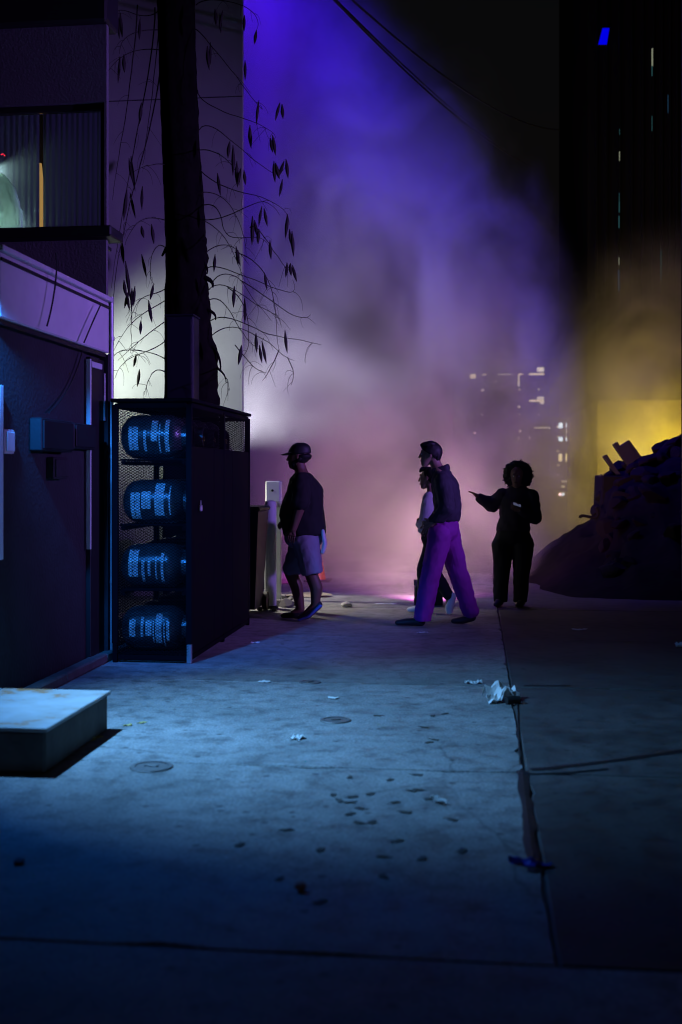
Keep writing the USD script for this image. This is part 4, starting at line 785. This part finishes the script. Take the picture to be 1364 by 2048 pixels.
bones += limb((w(1007, 1085), .11), (w(1003, 1145), .065), (w(1002, 1195), .042), (w(996, 1208, .08), .034)) + limb((w(1045, 1085), .11), (w(1043, 1145), .065), (w(1040, 1195), .042), (w(1041, 1208, .08), .034))
wear(w3, 'body', skin_over(bones, .02), M['skin_dark'])
wear(w3, 'sweater', skin_over(limb((w(1034, 983), (.085, .14, .06)), (w(1032, 1002), (.135, .185, .11)), (w(1028, 1035), (.13, .165, .11)), (w(1026, 1060), (.135, .185, .06))) + limb((w(1006, 992), .085), (w(985, 1012), .075), (w(962, 998, .05), .052)) + limb((w(1062, 994), .085), (w(1069, 1036, -.02), .075), (w(1047, 1022, .145), .055)), .022, 5, .014, cut=[((0, 0, 1), (1213 - 1066) / K)]), M['sweater'])
wear(w3, 'trousers', skin_over(limb((w(1026, 1058), (.125, .165, .05)), (w(1026, 1076), (.15, .205, .10))) + limb((w(1007, 1090), .128), (w(1003, 1145), .088), (w(1001, 1200), .075)) + limb((w(1045, 1090), .128), (w(1043, 1145), .088), (w(1040, 1200), .075)), .022, 5, .01, cut=[((0, 0, 1), .05)]), M['dktrouser'])
hc = w(1035, 953); af = trimesh.creation.icosphere(4, 1.0)
rr = 1 + .30 * (meshkit.fbm(af.vertices * 3.2, 3, 4) - .5) + .22 * (meshkit.noise(af.vertices * 11, 8) - .5)
vv = af.vertices * rr[:, None] * [.145, .158, .152]
back = vv[:, 0] > .05; vv[back, 0] = .05 + (vv[back, 0] - .05) * .25
af.vertices = vv + hc + [-.03, 0, .012]
hr = wear(w3, 'hair', af, M['hair'])
q = np.random.default_rng(3); cu = []
for k in range(150):
    d = q.normal(size=3); d /= np.linalg.norm(d); d[0] = min(d[0], .25); p = hc + [-.03, 0, .012] + d * [.14, .152, .145]; r = .014
    a = q.normal(size=3); P = [p + d * .012 * t_ + r * (math.cos(t_ * 4) * a / np.linalg.norm(a) + math.sin(t_ * 4) * np.cross(d, a / np.linalg.norm(a))) for t_ in np.linspace(0, 1.7, 7)]
    cu.append(tube(P, .006, 4))
part(hr, 'curls', cat_(cu), M['hair'], local=True)
for s_, x in ((1, 998), (-1, 1041)):
    wear(w3, 'shoe', skin_over(shoe(w(x + 3, 1202, -.02) * [1, 1, 0] + [0, 0, .045], w(x, 1205, .1) * [1, 1, 0] + [0, 0, .04], w(x - 2, 1208, .17) * [1, 1, 0] + [0, 0, .032], .038), .02, 4, cut=[((0, 0, 1), .004)]), M['shoe'])
for s_ in (1, -1): wear(w3, 'eye', trimesh.creation.icosphere(1, .010).apply_translation(A_((.105, (1034 - 1022) / K + .028 * s_, (1213 - 953) / K))), M['eye'])
ph_ = w(1037, 1010, .21); c_, s_ = math.cos(-PI / 2 - .12), math.sin(-PI / 2 - .12)
pw = np.array([g0[0] + ph_[0] * c_ - ph_[1] * s_, g0[1] + ph_[0] * s_ + ph_[1] * c_, ph_[2]])
t = thing('phone', 'small phone with a lit screen edge held at her chest by the curly haired woman', 'phone', pw)
part(t, 'case', turn(cbox((-.05, -.03, -.004), (.05, .03, .004), .003), .6, .3, .2), M['black'], local=True)
part(t, 'screen', turn(cbox((-.045, -.026, .0045), (.045, .026, .0058), .0004), .6, .3, .2), glow('phone_screen', (.5, .55, 1.0), .12), local=True)
# ================================================================= litter on the concrete
def lit(name, lab, cat, px, py, mesh, m, rz=0.0, group=None, smooth=False): single(name, lab, cat, turn(mesh, 0, 0, rz, gnd(px, py)), m, smooth, group)
lit('crumpled_paper', 'large crumpled white paper beside the long joint, right of the bright pool of light', 'paper', 1003, 1402, scrap(.19, .15, .13, 3), M['paper'], .3)
lit('crushed_can', 'small dark crushed can lying against the large crumpled paper', 'can', 1026, 1408, turn(rough(trimesh.creation.cylinder(.025, .09, sections=14).subdivide(), .008, 25, 1), 0, PI / 2, .4, (0, 0, .026)), M['black'])
lit('paper_scrap', 'white paper scrap lying on the far joint, left of the large crumpled paper', 'paper', 945, 1367, scrap(.11, .07, .03, 4), M['paper'], .5)
lit('paper_scrap', 'white paper scrap in the middle of the bright concrete', 'paper', 596, 1478, scrap(.075, .06, .03, 6), M['paper'], 1.0)
lit('paper_scrap', 'white paper lump lying right of the shoes of the man in the cap', 'paper', 693, 1214, bag(.05, 9, (1.2, .8, .7)), M['paper'], .2)
lit('paper_scrap', 'small pale paper scrap nearest below the shoes of the man in purple trousers', 'paper', 845, 1266, scrap(.09, .05, .015, 8), M['paper'], .1)
lit('paper_scrap', 'thin bluish strip of paper alone on the dark ground at the right', 'paper', 1160, 1260, scrap(.12, .04, .015, 10), M['paper'], .2)
lit('paper_scrap', 'small pale scrap on the concrete right of the cage foot', 'paper', 510, 1286, scrap(.07, .05, .015, 11), M['paper'], .2)
lit('paper_scrap', 'pale scrap at the right edge of the picture', 'paper', 1360, 1294, scrap(.08, .06, .05, 12), M['paper'], .2)
lit('paper_scrap', 'pale twist of paper standing up from the bluish concrete right of centre', 'paper', 876, 1606, scrap(.03, .07, .04, 13), M['paper'], .9)
lit('paper_scrap', 'faint pale scrap on the far joint below the man in the cap', 'paper', 528, 1364, scrap(.08, .06, .01, 14), M['paper'], .3)
lit('paper_scrap', 'flat pale scrap right of the round valve cover farthest up', 'paper', 668, 1397, scrap(.06, .05, .01, 15), M['paper'], .3)
lit('paper_scrap', 'thin long pale strip of paper behind the lump near the man in the cap', 'paper', 770, 1208, scrap(.22, .05, .01, 16), M['paper'], .1)
lit('plastic_strip', 'dark blue strip of plastic across the tar filled joint in the foreground', 'plastic strip', 1061, 1730, scrap(.15, .045, .03, 17), M['bluecloth'], -.25)
lit('reddish_stone', 'reddish stone lying alone in the foreground', 'stone', 600, 1781, stone(.026, 5).apply_translation((0, 0, .012)), plain('red_stone', (.34, .16, .11), .8), .4)
lit('dark_pebble', 'dark pebble alone at the lower left', 'pebble', 38, 1727, stone(.022, 6).apply_translation((0, 0, .01)), M['black'])
lit('yellow_leaf', 'tiny yellow leaf left of the pair beside the plinth shadow', 'leaf', 256, 1451, scrap(.045, .03, .01, 18), M['leafyel'], .2)
lit('yellow_leaf', 'tiny yellow leaf right of the pair beside the plinth shadow', 'leaf', 284, 1446, scrap(.045, .03, .01, 19), M['leafyel'], .9)
lit('yellow_leaf', 'pale leaf in the shadow at the foot of the plinth', 'leaf', 181, 1482, scrap(.05, .04, .02, 20), M['leafyel'], .9)
lit('yellow_leaf', 'small pale leaf farther back at the foot of the plinth', 'leaf', 198, 1476, scrap(.035, .03, .015, 21), M['leafyel'], .1)
LV = [(666, 1590), (705, 1594), (740, 1588), (700, 1605), (790, 1605), (835, 1580), (825, 1582), (860, 1598), (720, 1617), (700, 1628), (745, 1645), (795, 1682), (765, 1714), (845, 1718), (765, 1753), (640, 1804), (560, 1758), (925, 1702), (716, 1646), (680, 1602), (870, 1480), (858, 1485), (850, 1455), (755, 1432), (700, 1555), (812, 1625), (640, 1700), (575, 1660), (905, 1640), (480, 1690), (865, 1432), (890, 1428), (780, 1560), (835, 1550)]
leaf_src = {}
q = np.random.default_rng(21)
for k, (px, py) in enumerate(LV):
    v_ = k % 4; p = gnd(px, py)
    lab = 'small dark dead leaf lying flat on the bluish concrete'
    if v_ not in leaf_src:
        t = thing('dead_leaf', lab, 'leaf', p, q.uniform(0, 6), 'dead leaves scattered over the concrete')
        part(t, 'blade', scrap(.042, .026, .003, 30 + v_, 7), M['leafdark'], local=True); part(t, 'stalk', tube([(.022, 0, .003), (.034, .003, .003), (.042, .008, .002)], .0015, 4), M['leafdark'], local=True)
        leaf_src[v_] = t
    else: copy(leaf_src[v_], 'dead_leaf', p, q.uniform(0, 6), lab, 'leaf', 'dead leaves scattered over the concrete')
# ================================================================= the lamps' fixtures
for name, pos, aim, mount, bulbs, lab in LAMPS:
    path = '/World/' + name; LOC[path] = (np.array(pos), 0.0)
    say(stage.GetPrimAtPath(path), lab, 'floodlight')
    d = np.array(aim, float) - pos; d /= np.linalg.norm(d); yaw, pit = math.atan2(d[1], d[0]), math.asin(d[2])
    h = cat_([cbox((-.20, -.16, -.12), (-.10, .16, .12), .015), cbox((-.10, -.165, .10), (.03, .165, .115), .004), cbox((-.10, -.165, -.115), (.0, .165, -.10), .004)])
    part(path, 'housing', turn(h, 0, -pit, yaw), M['black'], local=True)
    part(path, 'bracket', turn(tube([(-.2, 0, 0), (-.34, 0, 0)], .018, 8), 0, -pit, yaw), M['dkmetal'], local=True)
    foot = np.array([-.34, 0, 0]); foot = trimesh.transformations.euler_matrix(0, -pit, yaw)[:3, :3] @ foot
    part(path, 'stand', tube([foot, (foot[0], foot[1], -pos[2]) if mount is None else np.array(mount) - pos], .025, 8), M['dkmetal'], local=True)
# ================================================================= the smoke
smoke_n = {
    'g': ('geometry', {}), 'xyz': ('separate_xyz', {}),
    'm': ('mapping', {'scale': (1.0, .7, .8)}), 'n': ('noise_texture', {'scale': .55, 'detail': 5.0, 'roughness': .6, 'distortion': 1.0}),
    'r': ('map_range', {'from_min': .42, 'from_max': .70, 'to_min': .03, 'to_max': .50, 'clamp': True}),
    # the cloud leans: its upper side falls from high on the left to low on the right
    'sx': ('math', {'math_type': 'multiply_add', 'value2': 1.16, 'value3': 2.73 - 8.9}), 's1': ('math', {'math_type': 'add'}),
    'wob': ('math', {'math_type': 'multiply_add', 'value2': 11.0, 'value3': -5.5}), 's2': ('math', {'math_type': 'add'}),
    'lean': ('map_range', {'range_type': 'smoothstep', 'from_min': -1.6, 'from_max': 1.2, 'to_min': 1.0, 'to_max': 0.0, 'clamp': True}),
    # a second, smaller puff in front of the yellow wall
    'd': ('vector_math', {'math_type': 'subtract', 'vector2': (3.5, 22.4, 2.9)}), 'ds': ('vector_math', {'math_type': 'multiply', 'vector2': (1.0, .8, .72)}), 'dl': ('vector_math', {'math_type': 'length'}),
    'puff': ('map_range', {'range_type': 'smoothstep', 'from_min': .6, 'from_max': 2.6, 'to_min': 1.9, 'to_max': 0.0, 'clamp': True}),
    'mx': ('math', {'math_type': 'maximum'}),
    # it starts behind the people and, to the right, behind the heap
    'xm': ('math', {'math_type': 'subtract', 'value2': .1}), 'xp': ('math', {'math_type': 'maximum', 'value2': 0.0}), 'xk': ('math', {'math_type': 'multiply', 'value2': -3.2}), 'yk': ('math', {'math_type': 'add'}),
    'front': ('map_range', {'range_type': 'smoothstep', 'from_min': 13.9, 'from_max': 15.2, 'to_min': 0.0, 'to_max': 1.0, 'clamp': True}),
    'a': ('math', {'math_type': 'multiply'}), 'b': ('math', {'math_type': 'multiply'}),
    'v': ('principled_volume', {'color': (.93, .93, .93), 'anisotropy': .0})}
smoke_m = usdkit.material(stage, '/World/Looks/smoke', smoke_n,
    [('g.position', 'm.vector'), ('m.vector', 'n.vector'), ('n.fac', 'r.value'), ('g.position', 'xyz.vector'),
     ('xyz.x', 'sx.value1'), ('sx.value', 's1.value1'), ('xyz.z', 's1.value2'), ('n.fac', 'wob.value1'), ('s1.value', 's2.value1'), ('wob.value', 's2.value2'), ('s2.value', 'lean.value'),
     ('g.position', 'd.vector1'), ('d.vector', 'ds.vector1'), ('ds.vector', 'dl.vector1'), ('dl.value', 'puff.value'), ('lean.result', 'b.value1'), ('front.result', 'b.value2'), ('b.value', 'mx.value1'), ('puff.result', 'mx.value2'),
     ('xyz.x', 'xm.value1'), ('xm.value', 'xp.value1'), ('xp.value', 'xk.value1'), ('xk.value', 'yk.value1'), ('xyz.y', 'yk.value2'), ('yk.value', 'front.value'),
     ('r.result', 'a.value1'), ('mx.value', 'a.value2'), ('a.value', 'v.density')], surface=None, volume='v.volume')
sm = single('smoke', 'coloured stage smoke drifting across the alley behind the people', 'smoke', bx((-5.0, 14.0, .01), (7.0, 23.85, 13.0)), smoke_m, kind='stuff')
